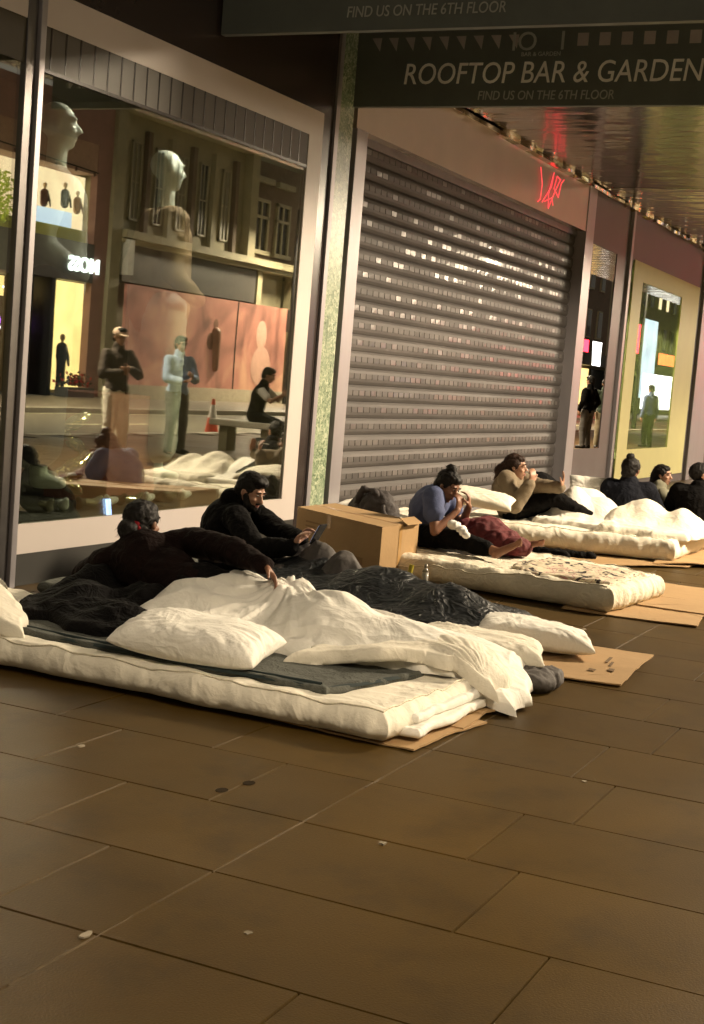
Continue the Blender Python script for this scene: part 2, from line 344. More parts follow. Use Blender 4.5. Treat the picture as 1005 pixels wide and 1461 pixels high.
def sdomes(base, items, k=28.0):
    """smooth support: base height and soft bumps (cx,cy,rx,ry,rot,height above ground), blended"""
    def H(x, y):
        b = base(x, y) if callable(base) else np.full_like(x, base)
        s = np.exp(k * b)
        for cx, cy, ax, ay, rot, hh in items:
            c, s_ = math.cos(rot), math.sin(rot); u = ((x - cx) * c + (y - cy) * s_) / ax; v = (-(x - cx) * s_ + (y - cy) * c) / ay
            s = s + np.exp(k * (hh * np.exp(-(u * u + v * v) * .9))) - 1
        return np.log(s) / k
    return H
def rdg(P):
    n = noise(P); return 1 - 2.3 * np.sqrt(n * n + .0012)
def duvet(name, quad, H, m, dirs=((0, 5, .02),), pulls=(), thick=.05, n=(230, 230), seed=0, wob=.05, rim=.05, loc=None, warp=.12, fine=.004):
    q = np.array(quad, float); U, V = np.meshgrid(np.linspace(-1, 1, n[0]), np.linspace(-1, 1, n[1]), indexing='ij')
    su = np.sin(U * PI / 2) * .35 + U * .65; sv = np.sin(V * PI / 2) * .35 + V * .65
    a, b, c, d = (1 - su) / 2, (1 + su) / 2, (1 - sv) / 2, (1 + sv) / 2
    XY = (a * c)[..., None] * q[0] + (b * c)[..., None] * q[1] + (b * d)[..., None] * q[2] + (a * d)[..., None] * q[3]
    L1 = np.linalg.norm(q[1] - q[0]) / 2; L2 = np.linalg.norm(q[2] - q[1]) / 2
    ed = np.minimum((1 - np.abs(su)) * L1, (1 - np.abs(sv)) * L2)
    c3 = np.stack([XY[..., 0], XY[..., 1], np.full_like(U, seed * 3.1)], -1).reshape(-1, 3)
    w1 = (noise(c3 * 3.2 + 5) + .4 * noise(c3 * 9 + 2)).reshape(U.shape); w2 = (noise(c3 * 3.2 + 15) + .4 * noise(c3 * 9 + 12)).reshape(U.shape)
    XY = XY + np.stack([w1, w2], -1) * wob * np.exp(-(ed / .12) ** 2)[..., None] * 2
    x, y = XY[..., 0], XY[..., 1]
    wx = x + warp * fbm(c3 * 1.7 + 3, 2).reshape(U.shape); wy = y + warp * fbm(c3 * 1.7 + 23, 2).reshape(U.shape)
    F = 0 * x
    for i, (ang, fr, amp) in enumerate(dirs):
        ca, sa = math.cos(ang), math.sin(ang); al = (wx * ca + wy * sa) * fr * .22; ac = (-wx * sa + wy * ca) * fr
        p = np.stack([al + i * 9, ac, np.full_like(x, seed + i * 4.4)], -1).reshape(-1, 3)
        msk = np.clip(.75 + 1.2 * noise(c3 * 2.1 + i * 13), .15, 1.3).reshape(x.shape)
        F = F + amp * msk * rdg(p).reshape(x.shape)
    for px, py, amp, nf, rad in pulls:
        dx, dy = x - px, y - py; r = np.hypot(dx, dy) + 1e-4; th = np.arctan2(dy, dx)
        p = np.stack([np.cos(th) * nf * .5, np.sin(th) * nf * .5, r * 1.2 + seed], -1).reshape(-1, 3)
        F = F + amp * rdg(p).reshape(x.shape) * np.exp(-(r / rad) ** 2) * np.clip(r / .08, 0, 1)
    prof = np.sqrt(np.clip(1 - (1 - np.clip(ed / rim, 0, 1)) ** 2, 0, 1))
    h = H(x, y); lift_ = np.clip(ed / .10, .25, 1)
    hem = .010 * (1 + noise(c3 * 7 + 40).reshape(x.shape)) * np.exp(-((ed - .03) / .02) ** 2)
    top = h + thick * prof + (F + .012 * 0) * lift_ * prof + hem * .6 + fine * fbm(c3 * 22, 2).reshape(x.shape) * prof
    top = np.maximum(top, h + .004 * prof); bot = h + .0
    idx = np.arange(n[0] * n[1]).reshape(n); f = np.stack([idx[:-1, :-1], idx[1:, :-1], idx[1:, 1:], idx[:-1, 1:]], -1).reshape(-1, 4)
    V_ = np.concatenate([np.stack([x, y, top], -1).reshape(-1, 3), np.stack([x, y, bot], -1).reshape(-1, 3)])
    me = bpy.data.meshes.new('d'); me.from_pydata(V_.tolist(), [], f.tolist() + (f[:, ::-1] + len(V_) // 2).tolist()); bm = bmesh.new(); bm.from_mesh(me); bmesh.ops.remove_doubles(bm, verts=bm.verts, dist=.0006); bm.to_mesh(me); bm.free()
    return place(name, me, m, None, loc if loc is not None else (x.mean(), y.mean(), float(h.min())), True)
# ------------------------------------------------------------------ people
def nrm(v): v = np.array(v, float); return v / (np.linalg.norm(v) + 1e-9)
def ik(a, t, l1, l2, pole):
    a, t = np.array(a, float), np.array(t, float); d = t - a; L = np.linalg.norm(d)
    if L > (l1 + l2) * .995: t = a + d / L * (l1 + l2) * .995; L = (l1 + l2) * .995
    d = nrm(t - a); x = (l1 * l1 - l2 * l2 + L * L) / (2 * L); h = math.sqrt(max(l1 * l1 - x * x, 0))
    p = np.array(pole, float) - a; p = p - d * (p @ d); return a + d * x + nrm(p) * h, t
def head_frame(fwd, up):
    f = nrm(fwd); u = nrm(np.array(up, float) - f * (np.array(up, float) @ f)); s = np.cross(f, u); return f, u, s   # s = person's right
def add_head(mb, c, f, u, s, k=1.0, neck=None, ears=True):
    c = np.array(c, float); M = np.stack([s, f, u], 1)
    mb.ell(c + u * .025 * k - f * .012 * k, (.073 * k, .092 * k, .085 * k), M)
    mb.ell(c - u * .035 * k + f * .026 * k, (.056 * k, .062 * k, .078 * k), M)
    mb.ell(c - u * .088 * k + f * .062 * k, (.024 * k, .022 * k, .02 * k), M)
    mb.cap(c + f * .078 * k + u * .022 * k, c + f * .108 * k - u * .02 * k, .009 * k, .014 * k, 10)
    for q in (-1, 1):
        mb.ell(c + f * .078 * k + s * q * .03 * k + u * .035 * k, (.024 * k, .012 * k, .009 * k), M)          # brow
        mb.ell(c + f * .066 * k + s * q * .036 * k - u * .02 * k, (.02 * k, .018 * k, .018 * k), M)           # cheek
        mb.ell(c + f * .098 * k + s * q * .011 * k - u * .024 * k, (.009 * k, .009 * k, .007 * k), M)         # nostril
        if ears: mb.ell(c - f * .005 * k + s * q * .078 * k - u * .002 * k, (.009 * k, .018 * k, .031 * k), M)
    mb.ell(c + f * .083 * k - u * .05 * k, (.024 * k, .011 * k, .007 * k), M); mb.ell(c + f * .081 * k - u * .062 * k, (.02 * k, .012 * k, .008 * k), M)
def add_hand(mb, w, d, n, side, curl=.5, k=1.0, spread=.0, thumb=.5):
    """w wrist, d finger direction, n palm normal (the way the fingers close), side = unit vector towards the thumb"""
    w = np.array(w, float); d = nrm(d); n = np.array(n, float); n = nrm(n - d * (n @ d)); t = np.cross(d, n)
    if t @ np.array(side, float) < 0: t = -t
    kn = []
    for i, (o, L) in enumerate(((.031, .078), (.010, .086), (-.011, .08), (-.030, .062))):
        b = w + (d * (.088 - .004 * i) + t * o) * k; mb.cap(w + t * o * .55 * k + d * .012 * k, b, .0145 * k, .0115 * k, 10)
        dd = nrm(d + t * spread * (1.5 - i) * .3); p = b
        for j, fr in enumerate((.46, .3, .24)):
            a = curl * (.75 + .25 * j) * (1 + .1 * i); dd = nrm(dd * math.cos(a) + n * math.sin(a)) if True else dd
            nn_ = nrm(n - dd * (n @ dd)); q = p + dd * L * fr * k; mb.cap(p, q, (.0098 - .001 * j) * k, (.0092 - .0012 * j) * k, 10); p = q
            n_ = nn_
    b = w + (d * .022 + t * .024) * k; dd = nrm(d * .65 + t * .75 + n * thumb * .6)
    p = b
    for j, L in enumerate((.042, .032, .026)):
        q = p + dd * L * k; mb.cap(p, q, (.014 - .0018 * j) * k, (.0125 - .002 * j) * k, 10); p = q; dd = nrm(dd + n * thumb * .5 + d * .35)
    mb.ell(w + d * .045 * k, (.036 * k, .046 * k, .016 * k), np.stack([t, d, n], 1))
def person(label, P, skin, hairm, top, bottom, cat='person', group=None, k=1.0, voxel=.007, parts=None, shoes=None, name='person', cv=.012):
    """P: pelvis, chest, neck, head, hf (head forward), hu, right (body's right), hands [(target, pole, fingerdir, palmn, thumbside, curl)...] R,L; feet [(ankle,pole,toe dir)] R,L"""
    g = lambda n: np.array(P[n], float)
    pel, ch, nk, hd = g('pelvis'), g('chest'), g('neck'), g('head'); r = nrm(P['right']); rc = nrm(P.get('rchest', P['right']))
    up = nrm(ch - pel); fr = np.cross(up, r); upc = nrm(nk - ch); frc = np.cross(upc, rc); M = np.stack([r, fr, up], 1); Mc = np.stack([rc, frc, upc], 1)
    f, u, s = head_frame(P['hf'], P.get('hu', (0, 0, 1)))
    w = P.get('wide', 1.0)
    def torso(mb, e=0.0):
        mb.ell(pel, ((.155 * w + e) * k, (.11 * w + e) * k, (.12 + e) * k), M)
        mb.cap(pel, (pel + ch) / 2, (.11 * w + e) * k, (.105 * w + e) * k); mb.ell((pel + ch) / 2, ((.135 * w + e) * k, (.105 * w + e) * k, (.15 + e) * k), M)
        mb.ell(ch, ((.155 * w + e) * k, (.115 * w + e) * k, (.17 + e) * k), Mc)
        for q in (-1, 1): mb.cap(ch + upc * .06 * k, sh[q], (.075 * w + e) * k, (.052 + e) * k)
        mb.cap(ch + upc * .1 * k, nk, (.075 + e) * k, (.055 + e) * k)
    shw = P.get('shw', .175) * k
    sh = {q: ch + rc * q * shw + upc * .115 * k for q in (-1, 1)}
    if 'sho' in P: sh = {1: sh[1] + np.array(P['sho'][0]), -1: sh[-1] + np.array(P['sho'][1])}
    arms = {}; legs = {}
    for q, H_ in zip((1, -1), P['hands']):
        ak = k * P.get('armk', 1); el, wr_ = ik(sh[q], H_[0], .285 * ak, .25 * ak, H_[1]); arms[q] = (sh[q], el, wr_, H_)
    for q, F in zip((1, -1), P['feet']):
        hp = pel + r * q * .085 * k - up * .03 * k; kn, an = ik(hp, F[0], .42 * k, .41 * k, F[1]); legs[q] = (hp, kn, an, F)
    mb = MB(); torso(mb)
    mb.cap(nk, hd - u * .05 * k, .054 * k, .05 * k); add_head(mb, hd, f, u, s, k * P.get('hk', 1))
    for q, (a, e, w_, H_) in arms.items():
        mb.cap(a, e, .047 * k, .037 * k); mb.cap(e, w_, .038 * k, .026 * k); add_hand(mb, w_, H_[2], H_[3], H_[4], H_[5], k * .95)
    for q, (h, kn, an, F) in legs.items():
        mb.cap(h, kn, .082 * k, .055 * k); mb.cap(kn, kn * .6 + an * .4, .052 * k, .052 * k); mb.cap(kn * .6 + an * .4, an, .052 * k, .034 * k)
        td = nrm(F[2]); mb.cap(an - td * .03 * k + np.array([0, 0, -.02 * k]) * 0, an + td * .10 * k, .036 * k, .026 * k)
        lat = nrm(np.cross(td, nrm(an - kn))); mb.cap(an + td * .1 * k, an + td * .165 * k, .028 * k, .02 * k)
        for i in range(5): mb.cap(an + td * .15 * k + lat * (i - 2) * .015 * k, an + td * (.195 - .006 * abs(i - (0 if True else 4))) * k + lat * (i - 2) * .017 * k, .0105 * k, .009 * k, 8)
    body = place(name, remesh(mb, voxel, 3), skin, None, (pel[0], pel[1], max(0, min(pel[2] - .12, .9))), True)
    tag(body, label, cat, group)
    MH = np.stack([s, f, u], 1); kk = k * P.get('hk', 1)
    # eyes, brows, lips
    if P.get('face', True):
        for q in (-1, 1):
            e = MB(); e.ell(hd + (f * .0785 + s * q * .031 + u * .017) * kk, (.0115 * kk, .0085 * kk, .0048 * kk), MH, 12, 8); eo = e.build('eye', MAT['eye'], body, smooth=True)
            e = MB(); e.ell(hd + (f * .0855 + s * q * .031 + u * .0165) * kk, (.0058 * kk, .003 * kk, .0050 * kk), MH, 10, 6); e.build('iris', MAT['black_hair'], eo, smooth=True)
            e = MB(); e.tube([hd + (f * .083 + s * q * .013 + u * .036) * kk, hd + (f * .0885 + s * q * .03 + u * .043) * kk, hd + (f * .078 + s * q * .05 + u * .037) * kk], [.004 * kk, .0045 * kk, .003 * kk], 6); e.build('eyebrow', hairm, body, smooth=True)
        e = MB(); e.ell(hd + (f * .09 - u * .05) * kk, (.021 * kk, .0065 * kk, .0055 * kk), MH, 12, 8); e.ell(hd + (f * .089 - u * .059) * kk, (.018 * kk, .0068 * kk, .006 * kk), MH, 12, 8); e.build('lips', MAT['lips'], body, smooth=True)
    # hair
    hair = P.get('hair', 'short'); hm = MB(); c = hd
    def hs(): return hm
    if hair != 'none':
        hm.ell(c + (u * .036 - f * .026) * kk, (.081 * kk, .092 * kk, .087 * kk), MH)
        hm.ell(c + (-u * .02 - f * .06) * kk, (.066 * kk, .05 * kk, .07 * kk), MH)
        if hair == 'short': hm.ell(c + (u * .092 + f * .022) * kk, (.062 * kk, .06 * kk, .032 * kk), MH)
        if hair == 'crop': hm = MB(); hm.ell(c + (u * .034 - f * .02) * kk, (.0775 * kk, .095 * kk, .086 * kk), MH)
        if hair in ('bun', 'lowbun', 'pony', 'topbun', 'long'):
            hm.ell(c + (u * .08 + f * .012) * kk, (.066 * kk, .06 * kk, .034 * kk), MH)
            for q in (-1, 1): hm.ell(c + (s * q * .062 + u * .035 - f * .01) * kk, (.022 * kk, .05 * kk, .045 * kk), MH)
        if hair == 'bun': hm.ell(c + (u * .09 - f * .1) * kk, (.04 * kk, .04 * kk, .038 * kk), MH)
        if hair == 'topbun': hm.ell(c + (u * .125 - f * .055) * kk, (.036 * kk, .04 * kk, .03 * kk), MH)
        if hair == 'lowbun': hm.ell(c + (-u * .03 - f * .12) * kk, (.05 * kk, .045 * kk, .05 * kk), MH)
        if hair == 'pony': hm.tube([c + (-u * .0 - f * .09) * kk, c + (-u * .05 - f * .15) * kk, c + (-u * .13 - f * .16) * kk], [.05 * kk, .045 * kk, .022 * kk], 12)
        if hair == 'long': hm.tube([c + (-f * .06) * kk, c + (-u * .12 - f * .07) * kk, c + (-u * .22 - f * .08) * kk], [.075 * kk, .07 * kk, .045 * kk], 12)
        ho = place('hair', remesh(hm, .006, 1, lambda co: .0045 * ridge(np.stack([(co - c) @ s * 60, (co - c) @ f * 14, (co - c) @ u * 22], 1), 2) + .007 * noise(co * 38) + .004 * noise(co * 90)), hairm, body, smooth=True)
        if voxel < .009:
            hv = np.empty(len(ho.data.vertices) * 3); ho.data.vertices.foreach_get('co', hv); hv = hv.reshape(-1, 3); hn = np.empty(len(hv) * 3); ho.data.vertex_normals.foreach_get('vector', hn); hn = hn.reshape(-1, 3)
            rg2 = np.random.default_rng(int(abs(hd[0]) * 1000)); V2 = []; F2 = []; off = np.array(root_loc(ho))
            for i_ in rg2.integers(0, len(hv), 520):
                p0 = hv[i_] + off - hn[i_] * .002; nn_ = hn[i_]; dr = nrm(-f * (.9 if hair != 'short' else .2) - u * (.35 if hair != 'short' else .1) + rg2.normal(size=3) * (.22 if hair != 'short' else .8)); dr = nrm(dr - nn_ * (dr @ nn_) + nn_ * rg2.uniform(.02, .3)); sd = nrm(np.cross(dr, nn_)) * .0011; L_ = rg2.uniform(.018, .045) * (.6 if hair in ('short', 'crop') else 1)
                k0 = len(V2)
                for t_ in (0, .5, 1): q_ = p0 + dr * L_ * t_ + nn_ * (.003 * math.sin(t_ * 3)) - u * (.006 * t_ * t_); V2 += [q_ - sd * (1 - t_ * .8), q_ + sd * (1 - t_ * .8)]
                F2 += [(k0, k0 + 1, k0 + 3, k0 + 2), (k0 + 2, k0 + 3, k0 + 5, k0 + 4)]
            sm_ = bpy.data.meshes.new('st'); sm_.from_pydata([tuple(v_) for v_ in V2], [], F2); so_ = place('hair_strands', sm_, hairm, ho); so_['kind'] = 'stuff'
        if hair == 'lowbun' and P.get('scrunchie'):
            sm = MB(); cc = c + (-u * .02 - f * .09) * kk; ax = nrm(-f - u * .3); a1 = np.cross(ax, s)
            for i in range(12):
                a = i * PI / 6; sm.ell(cc + (s * math.cos(a) + a1 * math.sin(a)) * .045 * kk, (.016, .016, .014))
            place('scrunchie', remesh(sm, .005, 1), MAT['red_cloth'], ho, smooth=True)
    if P.get('beard'):
        bm_ = MB(); bm_.ell(c + (-u * .077 + f * .05) * kk, (.05 * kk, .046 * kk, .04 * kk), MH); bm_.ell(c + (f * .088 - u * .04) * kk, (.028 * kk, .012 * kk, .008 * kk), MH)
        for q in (-1, 1): bm_.cap(c + (s * q * .06 + f * .012 - u * .015) * kk, c + (s * q * .04 + f * .045 - u * .07) * kk, .02 * kk, .03 * kk)
        place('beard', remesh(bm_, .005, 1, lambda co: .004 * noise(co * 90)), hairm, body, smooth=True)
    if P.get('cap'):
        cm = MB(); cm.ell(c + (u * .05 - f * .015) * kk, (.088 * kk, .105 * kk, .08 * kk), MH); cm.ell(c + (u * .045 + f * .11) * kk, (.06 * kk, .07 * kk, .01 * kk), MH); place('cap', remesh(cm, .008, 1), P['cap'], body, smooth=True)
    # top garment
    if top:
        e_ = P.get('te', .016); tm = MB(); torso(tm, e_)
        if P.get('collar'): tm.cap(nk - upc * .05 * k, nk + upc * .012 * k, (.085) * k, .072 * k)
        if P.get('hood'): tm.ell(nk - frc * .06 * k + upc * .0, (.11 * k, .065 * k, .06 * k), Mc); tm.cap(nk - upc * .04 * k, nk + upc * .01 * k, .09 * k, .075 * k)
        for q, (a, el, w_, H_) in arms.items():
            sl = P.get('sleeve', 1.0)
            if sl >= 1: tm.cap(a, el, (.054 + e_) * k, (.046 + e_) * k); tm.cap(el, w_ - nrm(w_ - el) * .02, (.045 + e_) * k, (.028 + e_) * k)
            elif sl > 0: tm.cap(a, a + (el - a) * sl, (.056 + e_) * k, (.058 + e_) * k)
        place(P.get('topname', 'jacket'), remesh(tm, cv, 3, None, P.get('wr', .009) * k, P.get('wf', 11)), top, body, smooth=True)
    if bottom:
        bm2 = MB(); bm2.ell(pel - up * .02 * k, ((.165 * w) * k, (.125 * w) * k, .12 * k), M)
        lw = P.get('legw', 1)
        for q, (h, kn, an, F) in legs.items():
            bm2.cap(h, kn, .096 * k, .072 * lw * k); bm2.cap(kn, kn + (an - kn) * P.get('leglen', .93), .07 * lw * k, .056 * lw * k)
        place('trousers', remesh(bm2, cv, 3, None, .008 * k, 12), bottom, body, smooth=True)
    if shoes:
        for q, (h, kn, an, F) in legs.items():
            sm = MB(); td = nrm(F[2]); dn_ = np.array([0, 0, -1.]); sm.cap(an - td * .035 * k, an + td * .15 * k, .05 * k, .036 * k); sm.cap(an, an + nrm(kn - an) * .04, .048 * k, .046 * k); place('shoe', remesh(sm, .01, 2), shoes, body, smooth=True)
    return body, dict(arms=arms, legs=legs, sh=sh, f=f, u=u, s=s, head=hd)
def standing(x, y, yaw, h=1.72, hands='phone', lean=0, zb=0.0, step=.0, head_dn=.2):
    """pose dictionary of a person on their feet facing the angle yaw"""
    k = h / 1.72; f = np.array([math.cos(yaw), math.sin(yaw), 0]); r = np.array([f[1], -f[0], 0]); b = np.array([x, y, zb])
    Z = np.array([0, 0, 1.])
    P = dict(pelvis=b + Z * .93 * k, chest=b + Z * 1.26 * k + f * lean, neck=b + Z * 1.48 * k + f * lean, head=b + Z * 1.60 * k + f * (lean + .02), hf=f - Z * head_dn, hu=Z, right=r)
    if hands == 'phone': hh = [(b + Z * 1.13 * k + f * .3 + r * .06, b + Z * .8 + r * .6 - f * .2, f * .5 - r * .6 + Z * .5, -f, Z, .7), (b + Z * 1.08 * k + f * .27 - r * .08, b + Z * .8 - r * .6 - f * .2, f * .5 + r * .7 + Z * .1, Z, f, .6)]
    elif hands == 'pocket': hh = [(b + Z * .92 * k + f * .08 + r * .24, b + Z * 1.1 + r * .8 - f * .6, -Z, -r, f, .4), (b + Z * .92 * k + f * .08 - r * .24, b + Z * 1.1 - r * .8 - f * .6, -Z, r, f, .4)]
    elif hands == 'chest': hh = [(b + Z * 1.2 * k + f * .25 + r * .05, b + Z * .9 + r * .6, f * .1 - r * .9, -f, Z, .9), (b + Z * 1.15 * k + f * .22 - r * .05, b + Z * .9 - r * .6, r * .9, -f, Z, .9)]
    else: hh = [(b + Z * .82 * k + r * .26 + f * .03, b + Z * 1.1 + r * .5 - f * .9, -Z, -r, f, .4), (b + Z * .82 * k - r * .26 + f * .03, b + Z * 1.1 - r * .5 - f * .9, -Z, r, f, .4)]
    P['hands'] = hh
    P['feet'] = [(b + Z * .075 + r * .11 + f * step, b + Z * .5 + f * 2, nrm(f * 1 + r * .25 - Z * .12)), (b + Z * .075 - r * .11 - f * step, b + Z * .5 + f * 2, nrm(f - r * .25 - Z * .12))]
    return P, k
# ------------------------------------------------------------------ material library
WARM = (1, .80, .52)
MAT = dict(
    eye=mat('eye_white', (.28, .24, .2), .3, var=.05), black_hair=mat('black_hair', (.010, .008, .007), .62, var=.4, scale=60, spec=.22), brown_hair=mat('brown_hair', (.028, .013, .008), .6, var=.4, scale=60, spec=.25),
    lips=mat('lips', (.28, .10, .08), .5, var=.1), skin_a=mat('brown_skin', (.25, .115, .065), .5, var=.12, scale=18, bump=.15, bscale=120), skin_b=mat('olive_skin', (.42, .23, .15), .5, var=.1, scale=18, bump=.15, bscale=120),
    red_cloth=mat('red_cloth', (.35, .012, .02), .8, var=.2, scale=20), maroon=mat('maroon_knit', (.009, .0042, .0036), .9, var=.3, scale=12, bump=.3, bscale=90, spec=.12, crease=.4, cscale=12),
    black_cloth=mat('black_cloth', (.0035, .003, .003), .85, var=.3, scale=10, bump=.3, bscale=90, spec=.12, crease=.4, cscale=12), navy=mat('navy_cloth', (.007, .008, .013), .85, var=.25, scale=8, bump=.3, bscale=70, spec=.15, crease=.4, cscale=12),
    blue_tee=mat('blue_cotton', (.075, .095, .20), .85, var=.15, scale=8, bump=.3, bscale=90), beige=mat('beige_knit', (.20, .155, .10), .9, var=.15, scale=14, bump=.4, bscale=110),
    cream_cloth=mat('cream_cotton', (.74, .69, .58), .85, var=.09, scale=3, bump=.3, bscale=45, crease=.35, cscale=5), white_cloth=mat('white_cotton', (.80, .77, .70), .8, var=.06, scale=2.5, bump=.25, bscale=45, crease=.38, cscale=5),
    stained=mat('cream_mattress_ticking', (.70, .64, .51), .88, var=.16, scale=3, bump=.45, bscale=40, crease=.32, cscale=8), grey_blanket=mat('grey_green_blanket', (.075, .078, .066), .95, var=.2, scale=9, bump=.6, bscale=80, crease=.4, cscale=8),
    teal=mat('dark_teal_stripe', (.012, .022, .022), .9, var=.2), quilt=mat('black_quilt', (.006, .008, .0095), .5, var=.3, scale=6, bump=.4, bscale=35, spec=.35, crease=.7, cscale=8),
    grey_cloth=mat('grey_crumpled_cloth', (.075, .065, .06), .8, var=.3, scale=8, bump=.4, bscale=40), plaid=mat('dark_red_cloth', (.11, .014, .016), .85, var=.35, scale=14, bump=.4, bscale=50),
    olive=mat('olive_cloth', (.06, .055, .03), .9, var=.2), card=mat('cardboard', (.36, .225, .10), .82, var=.07, scale=3, bump=.18, bscale=30, ), card_dk=mat('cardboard_print_and_shade', (.13, .075, .03), .8), tape=mat('clear_brown_tape', (.42, .25, .1), .25, var=.05),
    tissue=mat('white_tissue', (.82, .8, .76), .8, var=.04), steel=mat('brushed_steel', (.36, .34, .36), .36, .5, var=.06, scale=8, stretch=(1, 1, .08), rvar=.08), steel_dk=mat('dark_steel', (.16, .15, .15), .35, .9, var=.15, scale=4),
    header=mat('satin_metal_panel', (.46, .385, .33), .26, .45, var=.05, scale=2, bump=.03, bscale=2), trim_dark=mat('dark_panel', (.035, .026, .024), .22, 0, var=.1, spec=.6),
    grey_panel=mat('taupe_panel', (.085, .068, .066), .42, .1, var=.06, scale=3), slat=mat('shutter_steel', (.085, .077, .074), .56, .35, var=.3, scale=2.2, rvar=.12, stretch=(.25, 1, 1.6), bump=.25, bscale=2.5), slot=mat('shutter_slot', (.085, .077, .073), .42, .25, var=.3, scale=2.5, island=.35), slot_dk=mat('slot_gap', (.03, .025, .022), .5),
    vinyl=mat('white_window_border', (.56, .50, .47), .35, var=.03, scale=2), yellow_border=mat('yellow_window_border', (.62, .57, .24), .55, var=.04, scale=2), plinth=mat('dark_plinth', (.02, .018, .014), .6),
    pink=mat('pink_board', (.38, .14, .11), .6, var=.05), interior=mat('dark_interior', (.055, .047, .033), .8, var=.2), interior_wall=mat('olive_interior_wall', (.17, .15, .10), .8, var=.15),
    green_wall=mat('green_interior', (.20, .21, .09), .8, var=.1), sign=mat('black_banner', (.10, .11, .095), .38, var=.12, scale=3), letter=mat('pale_grey_letter', (.75, .73, .66), .6, var=.08), letter_dim=mat('dim_letter', (.34, .34, .30), .6, var=.1),
    tooth=mat('pink_grey_tooth', (.35, .30, .27), .5, var=.1), mannequin=mat('white_mannequin', (.78, .80, .74), .4, var=.03), phone=mat('phone_case', (.012, .012, .014), .25), phone_case_w=mat('white_earbud', (.7, .7, .7), .3),
    screen=glow('lit_phone_screen', (.35, .5, 1), 3.5, .1), glass=glass_mat('shop_glass', .50, rough=.007), mirror=glass_mat('dark_mirror_glass', .78, (.25, .25, .25)), yglass=glass_mat('display_glass', .42),
)
# marble: green speckled stone
def marble():
    m = mat('green_marble', (.2, .25, .17), .25, var=.1); t = m.node_tree; b = t.nodes['Principled BSDF']; tc = [n for n in t.nodes if n.type == 'TEX_COORD'][0]
    v = t.nodes.new('ShaderNodeTexVoronoi'); v.inputs['Scale'].default_value = 34; v.inputs['Randomness'].default_value = 1; n = t.nodes.new('ShaderNodeTexNoise'); n.inputs['Scale'].default_value = 22; n.inputs['Detail'].default_value = 6
    ds = t.nodes.new('ShaderNodeMix'); ds.data_type = 'RGBA'; ds.inputs[0].default_value = .25; t.links.new(tc.outputs['Object'], ds.inputs[6]); t.links.new(n.outputs[1], ds.inputs[7]); t.links.new(ds.outputs[2], v.inputs[0]); t.links.new(tc.outputs['Object'], n.inputs[0])
    cr = t.nodes.new('ShaderNodeValToRGB'); e = cr.color_ramp; e.elements[0].position = .25; e.elements[0].color = (.07, .11, .06, 1); e.elements[1].position = .75; e.elements[1].color = (.55, .58, .42, 1); x = e.elements.new(.5); x.color = (.24, .31, .20, 1)
    mx = t.nodes.new('ShaderNodeMix'); mx.inputs[0].default_value = .5; t.links.new(v.outputs['Color'], mx.inputs[2]); t.links.new(n.outputs[0], mx.inputs[3]); t.links.new(mx.outputs[0], cr.inputs[0]); t.links.new(cr.outputs[0], b.inputs['Base Color']); return m
MAT['marble'] = marble()
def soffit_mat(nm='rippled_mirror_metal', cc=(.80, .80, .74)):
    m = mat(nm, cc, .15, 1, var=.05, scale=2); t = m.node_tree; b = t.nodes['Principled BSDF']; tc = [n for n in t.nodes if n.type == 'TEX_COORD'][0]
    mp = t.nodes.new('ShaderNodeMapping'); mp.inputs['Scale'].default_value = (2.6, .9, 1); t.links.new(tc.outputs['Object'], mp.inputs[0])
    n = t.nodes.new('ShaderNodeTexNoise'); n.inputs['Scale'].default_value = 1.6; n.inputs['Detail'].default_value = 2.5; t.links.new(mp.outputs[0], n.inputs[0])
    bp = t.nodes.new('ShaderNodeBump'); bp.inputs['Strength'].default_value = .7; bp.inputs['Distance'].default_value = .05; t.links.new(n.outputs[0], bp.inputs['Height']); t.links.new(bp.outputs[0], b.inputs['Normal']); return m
MAT['soffit'] = soffit_mat(); MAT['soffit_dimmed'] = soffit_mat('dimmed_mirror_metal', (.22, .19, .17)); [setattr(n.inputs['Strength'], 'default_value', .4) for n in MAT['soffit_dimmed'].node_tree.nodes if n.type == 'BUMP' and n.inputs['Distance'].default_value > .04]  # near bay's metal darkened: its dim reflections are put into the colour
def crumple_mat():
    m = mat('crumpled_gold_trim', (.72, .62, .42), .12, 1, var=.1, scale=5); t = m.node_tree; b = t.nodes['Principled BSDF']; tc = [n for n in t.nodes if n.type == 'TEX_COORD'][0]
    n = t.nodes.new('ShaderNodeTexVoronoi'); n.inputs['Scale'].default_value = 1.7; t.links.new(tc.outputs['Object'], n.inputs[0])
    bp = t.nodes.new('ShaderNodeBump'); bp.inputs['Strength'].default_value = .9; bp.inputs['Distance'].default_value = .15; t.links.new(n.outputs[0], bp.inputs['Height']); t.links.new(bp.outputs[0], b.inputs['Normal']); return m
MAT['crumple'] = crumple_mat()
MAT['slab'] = mat('dark_paving_slab', (.064, .036, .006), .46, var=.14, scale=1.6, bump=.12, bscale=150, rvar=.14, island=.08, spec=.28, speck=.10)
MAT['joint'] = mat('joint_grit', (.022, .014, .006), .9, var=.3, scale=30)
MAT['mortar'] = mat('pale_worn_joint', (.10, .068, .035), .8, var=.7, scale=9)

